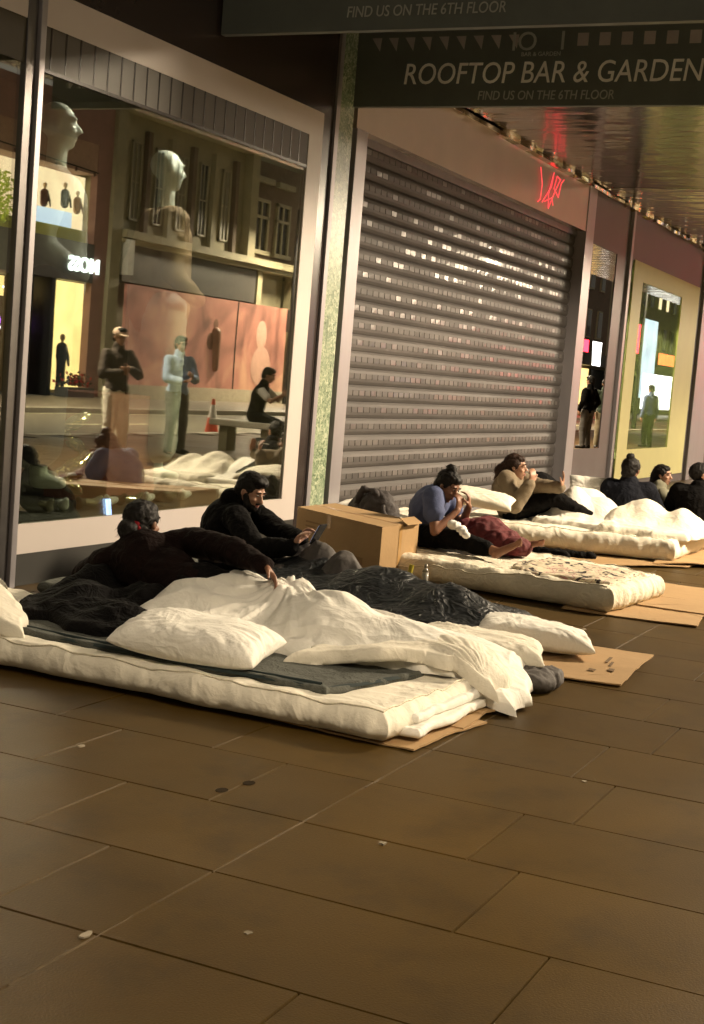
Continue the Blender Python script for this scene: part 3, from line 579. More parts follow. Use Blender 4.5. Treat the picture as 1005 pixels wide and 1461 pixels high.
# a share of the shutter's slot windows is clean and glossy, the rest is dull with dirt
_t = MAT['slot'].node_tree; _g = _t.nodes.new('ShaderNodeNewGeometry'); _m = _t.nodes.new('ShaderNodeMath'); _m.operation = 'GREATER_THAN'; _m.inputs[1].default_value = .78
_r = _t.nodes.new('ShaderNodeMapRange'); _r.inputs['To Min'].default_value = .5; _r.inputs['To Max'].default_value = .30; _t.links.new(_g.outputs['Random Per Island'], _m.inputs[0]); _t.links.new(_m.outputs[0], _r.inputs[0]); _t.links.new(_r.outputs[0], _t.nodes['Principled BSDF'].inputs['Roughness'])
_t.nodes['Principled BSDF'].inputs['Coat Weight'].default_value = .06; _t.nodes['Principled BSDF'].inputs['Coat Roughness'].default_value = .1
# ------------------------------------------------------------------ the ground
g = MB()
g.box(-60, 220, -9.0, 0.35, -.30, -.012)
tag(g.build('pavement_bed', MAT['joint']), kind='structure')
# slabs: courses across the pavement (X), joints staggered; each slab its own island
def slab_field():
    vs = []; fs = []
    def one(x0, x1, y0, y1, seed):
        rg = random.Random(seed); g_ = .0028; c = .0016; t = rg.uniform(-.0004, .0004); a = rg.uniform(-.0005, .0005); b_ = rg.uniform(-.0005, .0005); k = len(vs)
        x0 += g_; x1 -= g_; y0 += g_; y1 -= g_
        for (xx, yy) in ((x0, y0), (x1, y0), (x1, y1), (x0, y1)): vs.append((xx, yy, -.02))
        for (xx, yy) in ((x0, y0), (x1, y0), (x1, y1), (x0, y1)): vs.append((xx, yy, -.004 + t))
        for (xx, yy, sx, sy) in ((x0, y0, 1, 1), (x1, y0, -1, 1), (x1, y1, -1, -1), (x0, y1, 1, -1)): vs.append((xx + sx * c, yy + sy * c, t + a * (1 if sx > 0 else -1) + b_ * (1 if sy > 0 else -1)))
        for o in (0, 4):
            for i in range(4): fs.append((k + o + i, k + o + (i + 1) % 4, k + o + 4 + (i + 1) % 4, k + o + 4 + i))
        fs.append((k + 8, k + 9, k + 10, k + 11))
    pitch = .545; sd = 0
    for i in range(-8, 150):
        x0 = 3.34 + i * pitch - pitch; x1 = x0 + pitch
        # near-wall half: joints staggered
        off = (-2.99 if i % 2 == 0 else -2.68); cuts = [-3.33]; y = off
        while y < 0: cuts.append(y); y += .70
        cuts.append(0); cuts = sorted(set(cuts))
        for a, b_ in zip(cuts[:-1], cuts[1:]):
            if b_ - a > .02: one(x0, x1, a, b_, sd); sd += 1
        y1 = -3.33; y0 = (-3.875 if i % 2 == 0 else -4.04) if i > 0 else (-3.88 if i % 2 else -4.3); 
        while y1 > -8.5:
            one(x0, x1, y0, y1, sd); sd += 1; y1 = y0; y0 -= .9
    me = bpy.data.meshes.new('s'); me.from_pydata(vs, [], fs); return place('pavement', me, MAT['slab'])
tag(slab_field(), kind='structure')
# pale worn mortar showing in some joints
jm = MB()
for (x0, x1, y) in ((2.45, 2.95, -3.33), (3.33, 4.0, -3.33), (4.35, 4.5, -3.33), (4.97, 6.0, -3.33), (4.45, 4.78, -2.99), (3.34, 3.9, -3.885), (3.9, 4.42, -4.04), (4.46, 4.96, -3.875), (4.98, 5.53, -4.04), (5.54, 6.05, -3.875), (6.06, 6.6, -4.04), (6.6, 7.1, -3.875), (7.1, 9.2, -3.33), (6.2, 6.8, -3.33)):
    jm.box(x0 + .01, x1 - .01, y - .003, y + .0025, -.01, -.0012)
jm.build('joint_mortar', MAT['mortar']); tag(bpy.data.objects['joint_mortar'], kind='structure')
k_ = MB(); k_.box(-60, 220, -9.3, -9.0, -.3, 0.0); tag(k_.build('kerb', mat('granite_kerb', (.32, .29, .23), .6, var=.2, scale=20)), kind='structure')
road = MB(); road.box(-60, 220, -15.6, -9.3, -.4, -.12); tag(road.build('road', mat('asphalt', (.13, .115, .075), .6, var=.2, scale=12, bump=.3, bscale=120)), kind='structure')
mk = MB()
for i in range(-4, 24): mk.box(i * 6, i * 6 + 3, -12.5, -12.38, -.12, -.116)
mk.box(-60, 220, -9.62, -9.54, -.12, -.116); mk.box(-60, 220, -15.4, -15.32, -.12, -.116)
tag(mk.build('road_markings', mat('road_paint', (.6, .55, .35), .6)), kind='structure')
k_ = MB(); k_.box(-60, 220, -15.9, -15.6, -.3, 0); tag(k_.build('kerb', bpy.data.materials['granite_kerb']), kind='structure')
k_ = MB(); k_.box(-60, 220, -21.0, -15.9, -.3, -.002); tag(k_.build('far_pavement', mat('pale_paving', (.17, .145, .10), .55, var=.15, scale=3, bump=.2, bscale=60)), kind='structure')
k_ = MB(); k_.box(-300, 500, -400, 120, -.6, -.41); tag(k_.build('ground', bpy.data.materials['asphalt']), kind='structure')
# bits of litter trodden into the slabs
for i, (x, y, a, lb) in enumerate(((2.77, -3.31, .5, 'small pale scrap of paper lying in the long joint, nearest the camera'), (3.02, -3.62, .2, 'pale flattened chewing gum spot on the nearest slabs'), (4.12, -2.32, .8, 'small white scrap on the slabs left of the long mattress corner'), (4.95, -3.93, .3, 'pale gum spot on the slabs at the right, beside a joint'), (8.15, -3.02, .1, 'white scrap of paper on the slabs near the cardboard behind the pillow'), (3.85, -3.62, .9, 'tiny pale chip on the slab right of the long joint'))):
    m_ = MB(); r_ = random.Random(i); n_ = 9; pts = [(x + math.cos(a + q * 2 * PI / n_) * r_.uniform(.008, .018) * (1.5 if i in (0, 4) else 1), y + math.sin(a + q * 2 * PI / n_) * r_.uniform(.007, .014), ) for q in range(n_)]
    m_.prism(pts, .0012, .003 if i in (1, 3) else .006); tag(m_.build('gum_spot' if i in (1, 3) else 'paper_scrap', mat('grubby_paper', (.32, .27, .2), .8) if i in (0, 2, 4) else mat('worn_gum', (.2, .17, .12), .7), loc=(x, y, 0)), lb, 'litter', 'litter on the pavement')
for i, (x, y) in enumerate(((4.13, -3.0), (4.0, -2.97))):
    m_ = MB(); m_.prism([(x + math.cos(q) * .028, y + math.sin(q) * .02) for q in np.linspace(0, 5.6, 9)], .0012, .0022); tag(m_.build('stain_spot', mat('dark_stain', (.018, .011, .004), .9, spec=.1), loc=(x, y, 0)), ('dark round spot on the slabs, the farther of a pair' if i == 0 else 'dark round spot on the slabs, the nearer of a pair'), 'stain', 'dark spots on the slabs')

# ------------------------------------------------------------------ the shop front
shop = thing('department_store', (10, .3, 0), 'shop front with big display windows, a closed steel shutter and a mirrored canopy', 'building')
# --- left display window
win = MB().box(-3, 6.50, -.014, -.004, .19, .365).box(6.615, 10.16, -.014, -.004, .19, .365).box(-3, 6.50, -.014, -.004, 3.20, 3.40).box(6.615, 10.16, -.014, -.004, 3.20, 3.40).box(9.93, 10.16, -.014, -.004, .365, 3.20).build('window_border', MAT['vinyl'], shop)
MB().box(-6, 3.0, .045, .065, .17, 3.4).build('wall', MAT['trim_dark'], shop)
MB().box(-6, 10.16, -.008, .3, 3.40, 6.0).box(10.16, 10.335, -.008, .3, 0, 6.0).build('dark_fascia', MAT['trim_dark'], shop)
MB().box(-6, 10.16, -.010, .3, 0, .19).build('plinth', MAT['plinth'], shop)
_b = MAT['reflection_mask'] = mat('olive_reflection_mask', (.055, .046, .030), .5, var=.1, scale=4, bump=.0)  # added dark strip over the glass top, hiding the banner's mirror image
MB().box(6.615, 9.93, -.009, -.003, 2.96, 3.20).box(-3, 6.48, -.009, -.003, 2.96, 3.20).build('window_reflection_mask', MAT['reflection_mask'], shop)
_rb = MB(); _x = 6.7
while _x < 9.9: _rb.box(_x, _x + .012, -.0115, -.009, 2.96, 3.20); _x += .14
_rb.box(6.615, 9.93, -.0125, -.009, 2.945, 2.965); _rb.build('reflection_mask_rib', MAT['trim_dark'], shop)
gl = MB().box(-6, 6.55, .0, .012, .15, 3.45).box(6.62, 10.0, .0, .012, .15, 3.45).build('window_pane', MAT['glass'], shop)
# mullion between the panes: two narrow polished faces
MB().box(6.565, 6.615, -.045, .04, 0, 6.0).build('mullion', MAT['steel'], shop, bevel=.004); MB().box(6.48, 6.565, -.02, .04, 0, 6).build('mullion', MAT['steel_dk'], shop, bevel=.004)
MB().box(3.0, 10.2, 2.4, 2.5, 0, 4).box(10.14, 10.2, .1, 2.4, 0, 4).box(2.9, 3.0, .1, 2.4, 0, 4).build('display_back_wall', MAT['interior_wall'], shop)
MB().box(3.0, 10.14, .1, 2.4, .2, .36).build('display_floor', MAT['interior'], shop)
MB().box(3.0, 10.14, .1, 2.4, 3.5, 3.6).build('display_ceiling', MAT['interior'], shop)
# --- pilaster and jamb
MB().box(10.335, 10.40, -.03, .3, 0, 6).build('edge_strip', MAT['steel'], shop)
MB().box(10.40, 10.675, -.02, .3, 0, 6).build('marble_pilaster', MAT['marble'], shop, bevel=.003)
MB().box(10.675, 10.745, .02, .3, 0, 6).build('recess_strip', MAT['steel_dk'], shop)
MB().box(10.745, 10.96, -.03, .25, 0, 3.40).build('door_jamb', MAT['steel'], shop, bevel=.004); MB().box(17.60, 17.95, -.03, .25, 0, 4.0).build('door_jamb', MAT['steel'], shop, bevel=.004)
MB().box(10.96, 17.60, -.02, .25, 3.40, 4.0).box(10.745, 10.96, -.02, .25, 3.40, 4.0).build('header_panel', MAT['header'], shop)
MB().box(10.96, 17.60, .09, .25, 3.33, 3.40).build('shutter_housing', MAT['steel_dk'], shop)
# --- roller shutter: curved slats, each with a row of slots
def shutter():
    sh_ = MB(); x0, x1, y = 10.96, 17.60, .13; p = .148; n = 23
    prof = [(0, .0), (.006, -.008), (.03, -.018), (.055, -.021), (.10, -.021), (.125, -.015), (.140, -.004), (.146, .001), (.148, 0)]
    for i in range(n):
        z = 3.37 - (i + 1) * p + .0
        v = []; 
        for a, b_ in prof: v += [(x0, y + b_, z + a), (x1, y + b_, z + a)]
        sh_.mi = 0; sh_.add(v, [(2 * j, 2 * j + 1, 2 * j + 3, 2 * j + 2) for j in range(len(prof) - 1)])
        rr = random.Random(i); k = 0; x = x0 + .02 + (i % 2) * .0
        while x + .115 < x1:
            w_ = .108; zz = z + .055; h = .043; yy = y - .0240; t1 = rr.uniform(-.0006, .0006); t2 = rr.uniform(-.0007, .0007)
            sh_.mi = 2; sh_.box(x - .009, x - .001, yy + .0005, yy + .006, zz - .004, zz + h + .002)
            sh_.mi = 1; sh_.add([(x, yy + t1, zz), (x + w_, yy - t1, zz), (x + w_, yy + t2 + .001, zz + h), (x, yy + t2 + .002, zz + h), (x, yy + .006, zz), (x + w_, yy + .006, zz), (x + w_, yy + .006, zz + h), (x, yy + .006, zz + h)], [(0, 1, 2, 3), (0, 4, 5, 1), (3, 2, 6, 7), (0, 3, 7, 4), (1, 5, 6, 2)])
            x += .128
    o = sh_.build('roller_shutter', [MAT['slat'], MAT['slot'], MAT['slot_dk']], shop)
    return o
rs = shutter(); MB().box(10.96, 17.60, .085, .15, .0, .035).build('bottom_rail', MAT['steel'], rs)
MB().box(10.96, 17.6, .19, .25, 0, 3.4).build('doorway_backing', MAT['interior'], shop)
# --- right part: taupe panel with mirror glass, yellow framed display
MB().box(17.95, 19.82, -.005, .3, 0, .64).box(17.95, 19.82, -.005, .3, 3.30, 4.0).box(17.95, 18.05, -.005, .3, .64, 3.3).box(19.27, 19.82, -.005, .3, .64, 3.30).build('taupe_panel', MAT['grey_panel'], shop)
MB().box(18.05, 19.27, .004, .02, .64, 3.3).build('mirror_pane', MAT['mirror'], shop); MB().box(18.05, 19.27, .22, .3, .64, 3.3).build('mirror_backing', MAT['interior'], shop)
MB().box(19.82, 19.93, -.05, .3, 0, 4.0).build('mullion', MAT['steel'], shop, bevel=.004)
MB().box(19.93, 25.0, -.004, .3, 3.32, 4.0).box(19.93, 20.16, -.004, .3, 0, 3.32).box(24.72, 25.0, -.004, .3, 0, 3.32).box(20.16, 24.72, -.004, .3, 0, .14).build('taupe_surround', MAT['grey_panel'], shop)
MB().box(20.16, 24.72, -.034, -.024, .14, .6).box(20.16, 24.72, -.034, -.024, 3.05, 3.32).box(20.16, 20.72, -.034, -.024, .6, 3.05).box(23.4, 24.72, -.034, -.024, .6, 3.05).build('window_border', MAT['yellow_border'], shop)
MB().box(20.16, 24.72, -.02, -.008, .14, 3.32).build('window_pane', MAT['yglass'], shop)
MB().box(20.16, 24.72, 1.6, 1.7, .1, 3.4).box(20.16, 24.72, .1, 1.6, .3, .45).box(20.16, 24.72, .1, 1.6, 3.3, 3.4).box(24.62, 24.72, .1, 1.6, .3, 3.4).build('display_back_wall', MAT['green_wall'], shop)
MB().box(25.0, 26.4, -.06, .3, 0, 4.0).build('steel_pillar', MAT['steel'], shop, bevel=.01)
MB().box(26.4, 60, -.01, .3, 0, 4.0).build('far_wall', MAT['grey_panel'], shop)
# --- canopy with a rippled mirror underside
MB().box(10.72, 17.9, -3.7, 0, 4.0, 4.06).build('soffit', MAT['soffit_dimmed'], shop); MB().box(17.95, 60, -3.7, 0, 4.0, 4.06).build('soffit', MAT['soffit'], shop)
MB().box(10.70, 60, -3.75, 0.3, 4.06, 4.7).box(8.62, 10.4, -4.8, 0, 4.35, 4.7).build('canopy', MAT['trim_dark'], shop)
cr_ = MB()
rg_ = random.Random(5); x = 12.2
while x < 34:
    L = rg_.uniform(.5, 1.1); cr_.obox((x + L / 2, -.05, 3.972), (L / 2 + .02, rg_.uniform(-.01, .01), rg_.uniform(-.006, .006)), (0, .04, rg_.uniform(-.012, .012)), (0, rg_.uniform(-.006, .006), .022)); x += L * .98
cr_.build('crumpled_trim', MAT['crumple'], shop)
MB().box(-10, 60, .3, 8, 6.0, 16).box(-10, 60, 4, 8, 0, 6).build('upper_wall', mat('upper_store_stone', (.22, .18, .13), .8), shop)

# --- hanging banners (their faces look down the street)
def banner(X, label, w0, w1, top, teeth, first):
    r = thing('hanging_banner', (X, (w0 + w1) / 2, 3.55), label, 'sign', 'dark banners hanging under the canopy')
    MB().box(X, X + .06, w1, w0, 3.55, top).build('board', MAT['sign'], r)
    xd, yd = (0, -1, 0), (0, 0, 1)
    L = MAT['letter'] if first else MAT['letter_dim']
    text('lettering', 'ROOFTOP BAR & GARDEN', .232, (X - .004, -.44, 3.725), xd, yd, L, r, .003, shear=.12, xs=.86 , spacing=1.0)
    text('small_lettering', 'FIND US ON THE 6TH FLOOR', .098, (X - .004, -1.09 if first else -1.02, 3.598 if first else 3.665), xd, yd, MAT['letter_dim'], r, .003, shear=.1, xs=.84)
    text('emblem_lettering', 'IO', .2, (X - .004, -1.33, 3.97), xd, yd, MAT['letter_dim'], r, .003); text('emblem_lettering', 'I', .2, (X - .004, -1.72, 3.97), xd, yd, MAT['letter_dim'], r, .003); text('emblem_lettering', 'BAR & GARDEN', .045, (X - .004, -1.42, 3.925), xd, yd, MAT['letter_dim'], r, .003)
    if teeth:
        for i in range(9):
            y = -.14 - i * .145; MB().add([(X - .003, y - .005, 4.09), (X - .003, y - .09, 4.09), (X - .003, y - .08, 3.985), (X - .0, y - .005, 4.09), (X, y - .09, 4.09), (X, y - .08, 3.985)], [(0, 1, 2), (0, 3, 4, 1), (1, 4, 5, 2), (2, 5, 3, 0)]).build('pennant', MAT['tooth'], r)
        for i in range(7):
            y = -1.86 - i * .17; MB().box(X - .003, X, y - .085, y, 3.995, 4.09).build('square', MAT['tooth'], r)
    return r
b1 = banner(10.65, 'black hanging banner reading rooftop bar and garden, just above the shutter', .02, -3.0, 4.6, True, True)
def banner2():
    X = 8.5; r = thing('hanging_banner', (X, -1.6, 3.55), 'nearer dark banner cut off by the top edge, only its find us line showing', 'sign', 'dark banners hanging under the canopy')
    MB().box(X, X + .06, -4.8, -.03, 3.60, 4.7).build('board', MAT['sign'], r)
    text('small_lettering', 'FIND US ON THE 6TH FLOOR', .098, (X - .004, -.965, 3.685), (0, -1, 0), (0, 0, 1), MAT['letter_dim'], r, .003, shear=.1, xs=.84)
    text('lettering', 'ROOFTOP BAR & GARDEN', .232, (X - .004, -.35, 3.9), (0, -1, 0), (0, 0, 1), MAT['letter_dim'], r, .003, shear=.12)
banner2()

# green display behind the yellow border is brightened by two added spotlights
for i, x in enumerate((21.6, 23.2)):
    r = thing('track_spotlight', (x, .5, 3.3), ['left', 'right'][i] + ' of two added spotlights brightening the green display with the yellow border', 'spotlight', 'added spotlights in the green display'); MB().cyl((x, .5, 3.3), (x, .5, 3.2), .02, .035).build('head', MAT['tissue'], r)
    L = bpy.data.lights.new('spot', 'SPOT'); L.energy = 230; L.spot_size = 2.4; L.color = (1, .95, .6); L.shadow_soft_size = .05; o = bpy.data.objects.new('spot_light', L); COL.objects.link(o); o.location = (x, .55, 3.18); o.rotation_euler = (R(25), 0, 0)
# red reflection on the header, put in as an added glowing tube
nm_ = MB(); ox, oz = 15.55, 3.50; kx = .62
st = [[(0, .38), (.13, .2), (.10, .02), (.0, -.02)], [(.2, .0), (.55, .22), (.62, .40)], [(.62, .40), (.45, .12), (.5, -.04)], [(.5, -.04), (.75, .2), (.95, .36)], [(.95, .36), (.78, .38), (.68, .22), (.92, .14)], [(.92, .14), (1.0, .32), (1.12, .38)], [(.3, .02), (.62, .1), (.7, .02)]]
nr_ = thing('red_reflection', (16.8, -.04, 3.5), 'red reflection put in as a glowing scrawl on the satin header above the shutter', 'reflection')
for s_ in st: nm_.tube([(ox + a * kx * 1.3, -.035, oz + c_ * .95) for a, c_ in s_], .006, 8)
nm_.build('tube', glow('red_reflection_glow', (1, .06, .07), 1.1, .05), nr_, smooth=True)
def ss(v, a, b): t = np.clip((v - a) / (b - a), 0, 1); return t * t * (3 - 2 * t)
# ------------------------------------------------------------------ bedding 1 (nearest)
def cardboard(name, pts, z, label, holes=False, group='flattened cardboard under the beds', curl=.01, seed=0):
    """a flattened box: thin corrugated sheet with a ragged edge, slightly bowed, on the ground"""
    r = random.Random(seed); P = []
    n = len(pts)
    for i in range(n):
        a = np.array(pts[i]); b = np.array(pts[(i + 1) % n]); L = np.linalg.norm(b - a); k = max(2, int(L / .05)); nn_ = nrm(np.array((b - a)[::-1]) * (1, -1))
        for j in range(k): P.append(tuple(a + (b - a) * j / k + nn_ * (r.uniform(-.004, .004) if j else 0)))
    m_ = MB(); m_.prism(P, z, z + .007); me = m_.mesh(); bm = bmesh.new(); bm.from_mesh(me)
    bmesh.ops.triangulate(bm, faces=[f for f in bm.faces if len(f.verts) > 4]); bmesh.ops.subdivide_edges(bm, edges=[e for e in bm.edges if e.calc_length() > .12], cuts=3, use_grid_fill=False)
    for v in bm.verts: v.co.z += curl * (noise([(v.co.x * 2.2, v.co.y * 2.2, seed)])[0] + .45) + .002 * noise([(v.co.x * 14, v.co.y * 14, seed)])[0]
    bm.to_mesh(me); bm.free(); c = np.mean(np.array(pts), 0)
    o = place(name, me, MAT['card'], None, (c[0], c[1], z)); tag(o, label, 'cardboard', group); return o
def strip(o, pts, z, m, name):
    m_ = MB(); m_.prism(pts, z, z + .0015); return m_.build(name, m, o)
cardboard('cardboard_sheet', [(4.88, -3.29), (4.93, -2.6), (5.6, -2.6), (5.5, -3.36), (5.2, -3.31)][::-1], .002, 'cardboard sheet sticking out from under the corner of the nearest white bed', seed=1)
cardboard('cardboard_sheet', [(5.3, -3.33), (5.3, -2.6), (6.2, -2.6), (6.1, -3.33), (5.8, -3.36), (5.62, -3.31)][::-1], .012, 'cardboard flap showing under the short end of the nearest white bed', seed=2)
c3 = cardboard('cardboard_sheet', [(6.68, -3.62), (6.55, -2.9), (7.55, -2.75), (7.62, -3.56)], .004, 'flattened brown cardboard with printed marks beside the white pillow', curl=.02, seed=3)
for (x, y, a, L_, W_) in ((7.2, -3.42, .15, .16, .018), (7.1, -3.46, .15, .12, .014), (6.95, -3.5, .1, .06, .03), (7.3, -3.2, .1, .2, .012), (7.22, -3.12, .1, .16, .01), (6.88, -3.42, 0, .035, .035)):
    strip(c3, [(x - L_ / 2, y - W_ / 2 - a * .05), (x + L_ / 2, y - W_ / 2 + a * .05), (x + L_ / 2, y + W_ / 2 + a * .05), (x - L_ / 2, y + W_ / 2 - a * .05)], .0265, MAT['card_dk'], 'printed_mark')
cardboard('cardboard_sheet', [(8.83, -3.55), (8.75, -2.7), (9.45, -2.6), (9.5, -3.47)], .004, 'nearer of two cardboard sheets beyond the end of the middle mattress', curl=.012, seed=4)
cardboard('cardboard_sheet', [(9.3, -3.6), (9.3, -2.6), (10.6, -2.6), (10.6, -3.5)], .016, 'farther of two cardboard sheets beyond the end of the middle mattress', curl=.012, seed=5)
cardboard('cardboard_sheet', [(11.25, -2.3), (11.2, -.6), (12.6, -.6), (12.6, -2.9), (11.9, -2.85)], .004, 'long yellow cardboard strip showing along the near side of the farthest mattress', curl=.02, seed=6)
cardboard('cardboard_sheet', [(12.3, -3.15), (11.7, -2.6), (13.8, -2.3), (14.3, -3.1)], .02, 'cardboard under the street end of the farthest mattress', curl=.03, seed=7)

M1Q = [(4.86, -.35), (4.84, -3.20), (5.92, -3.25), (6.0, -.35)]
slab('mattress', M1Q, .016, .105, MAT['cream_cloth'], nx=260, ny=110, lump=.012, wr=.013, wf=(6, 4), seed=1, edge=.6)
tag(bpy.data.objects['mattress'], 'thick cream padded mattress nearest the camera, running off the left edge of the photo', 'mattress', 'mattresses on the pavement')
# folded under-sheets showing at its short end
for i, (zz, dx) in enumerate(((.03, .0), (.066, .05))):
    o = slab('folded_sheet', [(4.95 + i * .05, -2.6), (4.96 + i * .08, -3.235 - .035 * (1 - i)), (6.05 + dx, -3.30 + .02 * i), (6.05, -2.6)], zz, .03, MAT['white_cloth'], nx=80, ny=70, lump=.006, wr=.006, wf=(14, 5), seed=20 + i, edge=.5)
    tag(o, ['lower', 'upper'][i] + ' of two folded white sheets at the street end of the nearest bed', 'sheet', 'folded white sheets')
m1top_unused = lambda x, y: np.where((x > 4.92) & (x < 5.95) & (y > -3.2), .135, .0)
# grey blanket with dark stripe on it
def stripe_fn(x, y): return .128 + 0 * x
gb = slab('grey_blanket', [(5.06, -.85), (4.99, -2.86), (5.62, -3.02), (5.92, -.9)], .122, .022, MAT['grey_blanket'], nx=150, ny=70, lump=.010, wr=.010, wf=(6, 6), seed=5, edge=.9)
tag(gb, 'grey blanket with a dark teal border, spread on the nearest cream mattress', 'blanket')
def ribbon(name, path, w_, z, m, parent, zamp=.012, th=.006):
    pts = np.array(path, float); n = 90; t = np.linspace(0, len(pts) - 1, n); i = np.minimum(t.astype(int), len(pts) - 2); f = (t - i)[:, None]; c = pts[i] * (1 - f) + pts[i + 1] * f
    d = np.gradient(c, axis=0); d /= np.linalg.norm(d, axis=1)[:, None]; nn_ = np.stack([-d[:, 1], d[:, 0]], 1)
    q = np.stack([c + nn_ * w_ * k for k in (-.5, -.2, .2, .5)], 1); zz = z + zamp * fbm(np.stack([c[:, 0] * 5, c[:, 1] * 5, np.zeros(n)], 1), 2)
    Z = zz[:, None] + np.array([-.004, th, th, -.004])[None]; me = grid_mesh(np.concatenate([q, Z[..., None]], -1)); return place(name, me, m, parent, smooth=True)
ribbon('border_stripe', [(5.12, -.95), (5.045, -1.6), (5.01, -2.3), (5.02, -2.84), (5.3, -2.93), (5.55, -2.99)], .035, .147, MAT['teal'], gb, .004); ribbon('border_stripe', [(5.17, -1.0), (5.105, -1.6), (5.075, -2.3), (5.08, -2.79)], .014, .148, MAT['teal'], gb, .004)
tag(pillow('pillow', (5.15, -2.16, .215), .66, .40, .19, R(-82), MAT['white_cloth'], (.04, .10), 1, wr=.012, zfun=lambda x, y: .130 + 0 * x), 'plump white pillow at the near edge of the first mattress', 'pillow', 'white pillows')
Hw = sdomes(lambda x, y: .125 * ss(x, 4.84, 4.98) * ss(-x, -6.2, -6.0) * ss(y, -1.6, -1.3), [(5.2, -.82, .36, .36, 0, .26), (5.0, -1.05, .22, .30, 0, .20), (5.5, -.6, .4, .3, 0, .24)], 24)
tag(duvet('bunched_duvet', [(4.92, -.45), (4.95, -1.42), (5.25, -1.12), (5.9, -.45)], Hw, MAT['cream_cloth'], dirs=((-1.0, 5, .03), (-.3, 9, .012)), thick=.04, n=(130, 130), seed=31, wob=.06), 'bunched cream duvet at the head of the nearest bed, at the left edge', 'duvet', 'white duvets')
# dark coat / bag behind the pillow where she lies
Hk = sdomes(lambda x, y: .135 + 0 * x, [(5.62, -1.25, .24, .22, 0, .25), (5.45, -1.55, .18, .22, 0, .21), (5.95, -1.05, .25, .2, 0, .27), (5.75, -1.5, .2, .2, 0, .25)], 26)
tag(duvet('dark_coat', [(5.28, -1.02), (5.22, -2.04), (6.1, -1.75), (6.2, -.75)], Hk, MAT['black_cloth'], dirs=((-.4, 6, .035), (.7, 10, .02), (-1.3, 18, .008)), thick=.04, n=(150, 150), seed=43, wob=.08, rim=.04, warp=.15), 'black coat crumpled on the blanket behind the first white pillow', 'coat')
# the big white duvet over her legs
Hd = sdomes(lambda x, y: .135 * ss(x, 4.84, 5.0) * ss(-x, -6.10, -5.92) * ss(y, -3.32, -3.12), [(6.02, -1.88, .26, .30, 0, .28), (6.0, -2.16, .22, .22, 0, .30), (5.8, -1.75, .30, .30, .0, .25), (5.85, -2.45, .28, .36, 0, .29), (5.85, -2.85, .25, .32, 0, .22), (6.15, -2.55, .28, .5, 0, .20), (6.2, -3.0, .3, .3, 0, .14)], 22)
tag(duvet('duvet', [(5.26, -1.60), (5.72, -3.42), (6.62, -3.28), (6.45, -1.50)], Hd, MAT['white_cloth'], dirs=((-1.25, 4.2, .045), (-.75, 7, .018), (-1.5, 12, .008)), pulls=((5.98, -2.16, .05, 9, .55),), thick=.05, n=(260, 260), seed=3, wob=.07, warp=.2), 'rumpled white duvet over the legs of the person in maroon, held up by a hand', 'duvet', 'white duvets')
Hd2 = sdomes(lambda x, y: .135 * ss(x, 4.84, 5.0) * ss(-x, -6.10, -5.92) * ss(y, -3.32, -3.12), [(5.85, -3.0, .35, .35, 0, .20), (5.5, -2.9, .3, .3, 0, .18)], 22)
tag(duvet('sheet_end', [(5.35, -2.5), (5.66, -3.33), (6.2, -3.30), (6.2, -2.6)], Hd2, MAT['cream_cloth'], dirs=((-1.3, 7, .03), (-.9, 13, .012)), pulls=((5.66, -3.3, .025, 14, .4),), thick=.045, n=(170, 170), seed=8, wob=.09, warp=.2), 'pleated cream end of the bedding spilling over the street end of the nearest bed', 'sheet')

# ------------------------------------------------------------------ bedding 2: the bearded man's place
slab('sleeping_mat', [(6.55, -.25), (6.6, -2.75), (7.9, -2.75), (8.2, -.25)], .004, .07, MAT['grey_blanket'], nx=100, ny=60, seed=8); tag(bpy.data.objects['sleeping_mat'], 'thin dark mat under the bearded man, between the first bed and the box', 'mat')
Hq = sdomes(lambda x, y: .08 * ss(-x, -8.2, -7.9) * ss(y, -3.0, -2.7), [(7.6, -1.55, .34, .42, 0, .22), (7.35, -2.05, .34, .42, 0, .235), (7.25, -2.5, .32, .32, 0, .21)], 25)
tag(duvet('quilt', [(6.85, -1.15), (6.75, -2.92), (7.7, -2.95), (8.0, -1.15)], Hq, MAT['quilt'], dirs=((-1.4, 5, .03), (.2, 7, .02), (-.8, 14, .008)), thick=.05, seed=6, wob=.06, warp=.25), 'shiny black quilt over the legs of the bearded man', 'quilt')
Hg = sdomes(lambda x, y: .15 + 0 * x, [(7.62, -1.50, .16, .18, 0, .31), (7.5, -1.72, .15, .16, 0, .28), (7.75, -1.35, .14, .14, 0, .27)], 30)
tag(duvet('crumpled_clothes', [(7.3, -1.22), (7.3, -1.95), (7.72, -1.95), (7.9, -1.2)], Hg, MAT['grey_cloth'], dirs=((.6, 9, .04), (-1.0, 13, .025), (.0, 22, .01)), thick=.04, n=(130, 130), seed=41, wob=.06, rim=.04, warp=.12), 'crumpled grey clothes in a heap in front of the cardboard box', 'clothes')
tag(pillow('pillow', (6.42, -2.98, .13), .62, .42, .14, R(-72), MAT['cream_cloth'], (.05, .0), 2, wr=.016, zfun=lambda x, y: .008 + 0 * x), 'rumpled cream pillow between the white duvet and the cardboard, left of the black quilt end', 'pillow', 'white pillows')
tag(pillow('pillow', (7.15, -3.02, .10), .62, .36, .16, R(-68), MAT['white_cloth'], (.1, .0), 3, wr=.012, zfun=lambda x, y: .03 + 0 * x), 'white pillow lying half on the printed cardboard, beyond the end of the black quilt', 'pillow', 'white pillows')
gs = MB(); gs.ell((6.3, -3.28, .05), (.12, .12, .05)); gs.ell((6.42, -3.33, .045), (.08, .07, .04)); gs.ell((6.2, -3.2, .05), (.12, .1, .045))
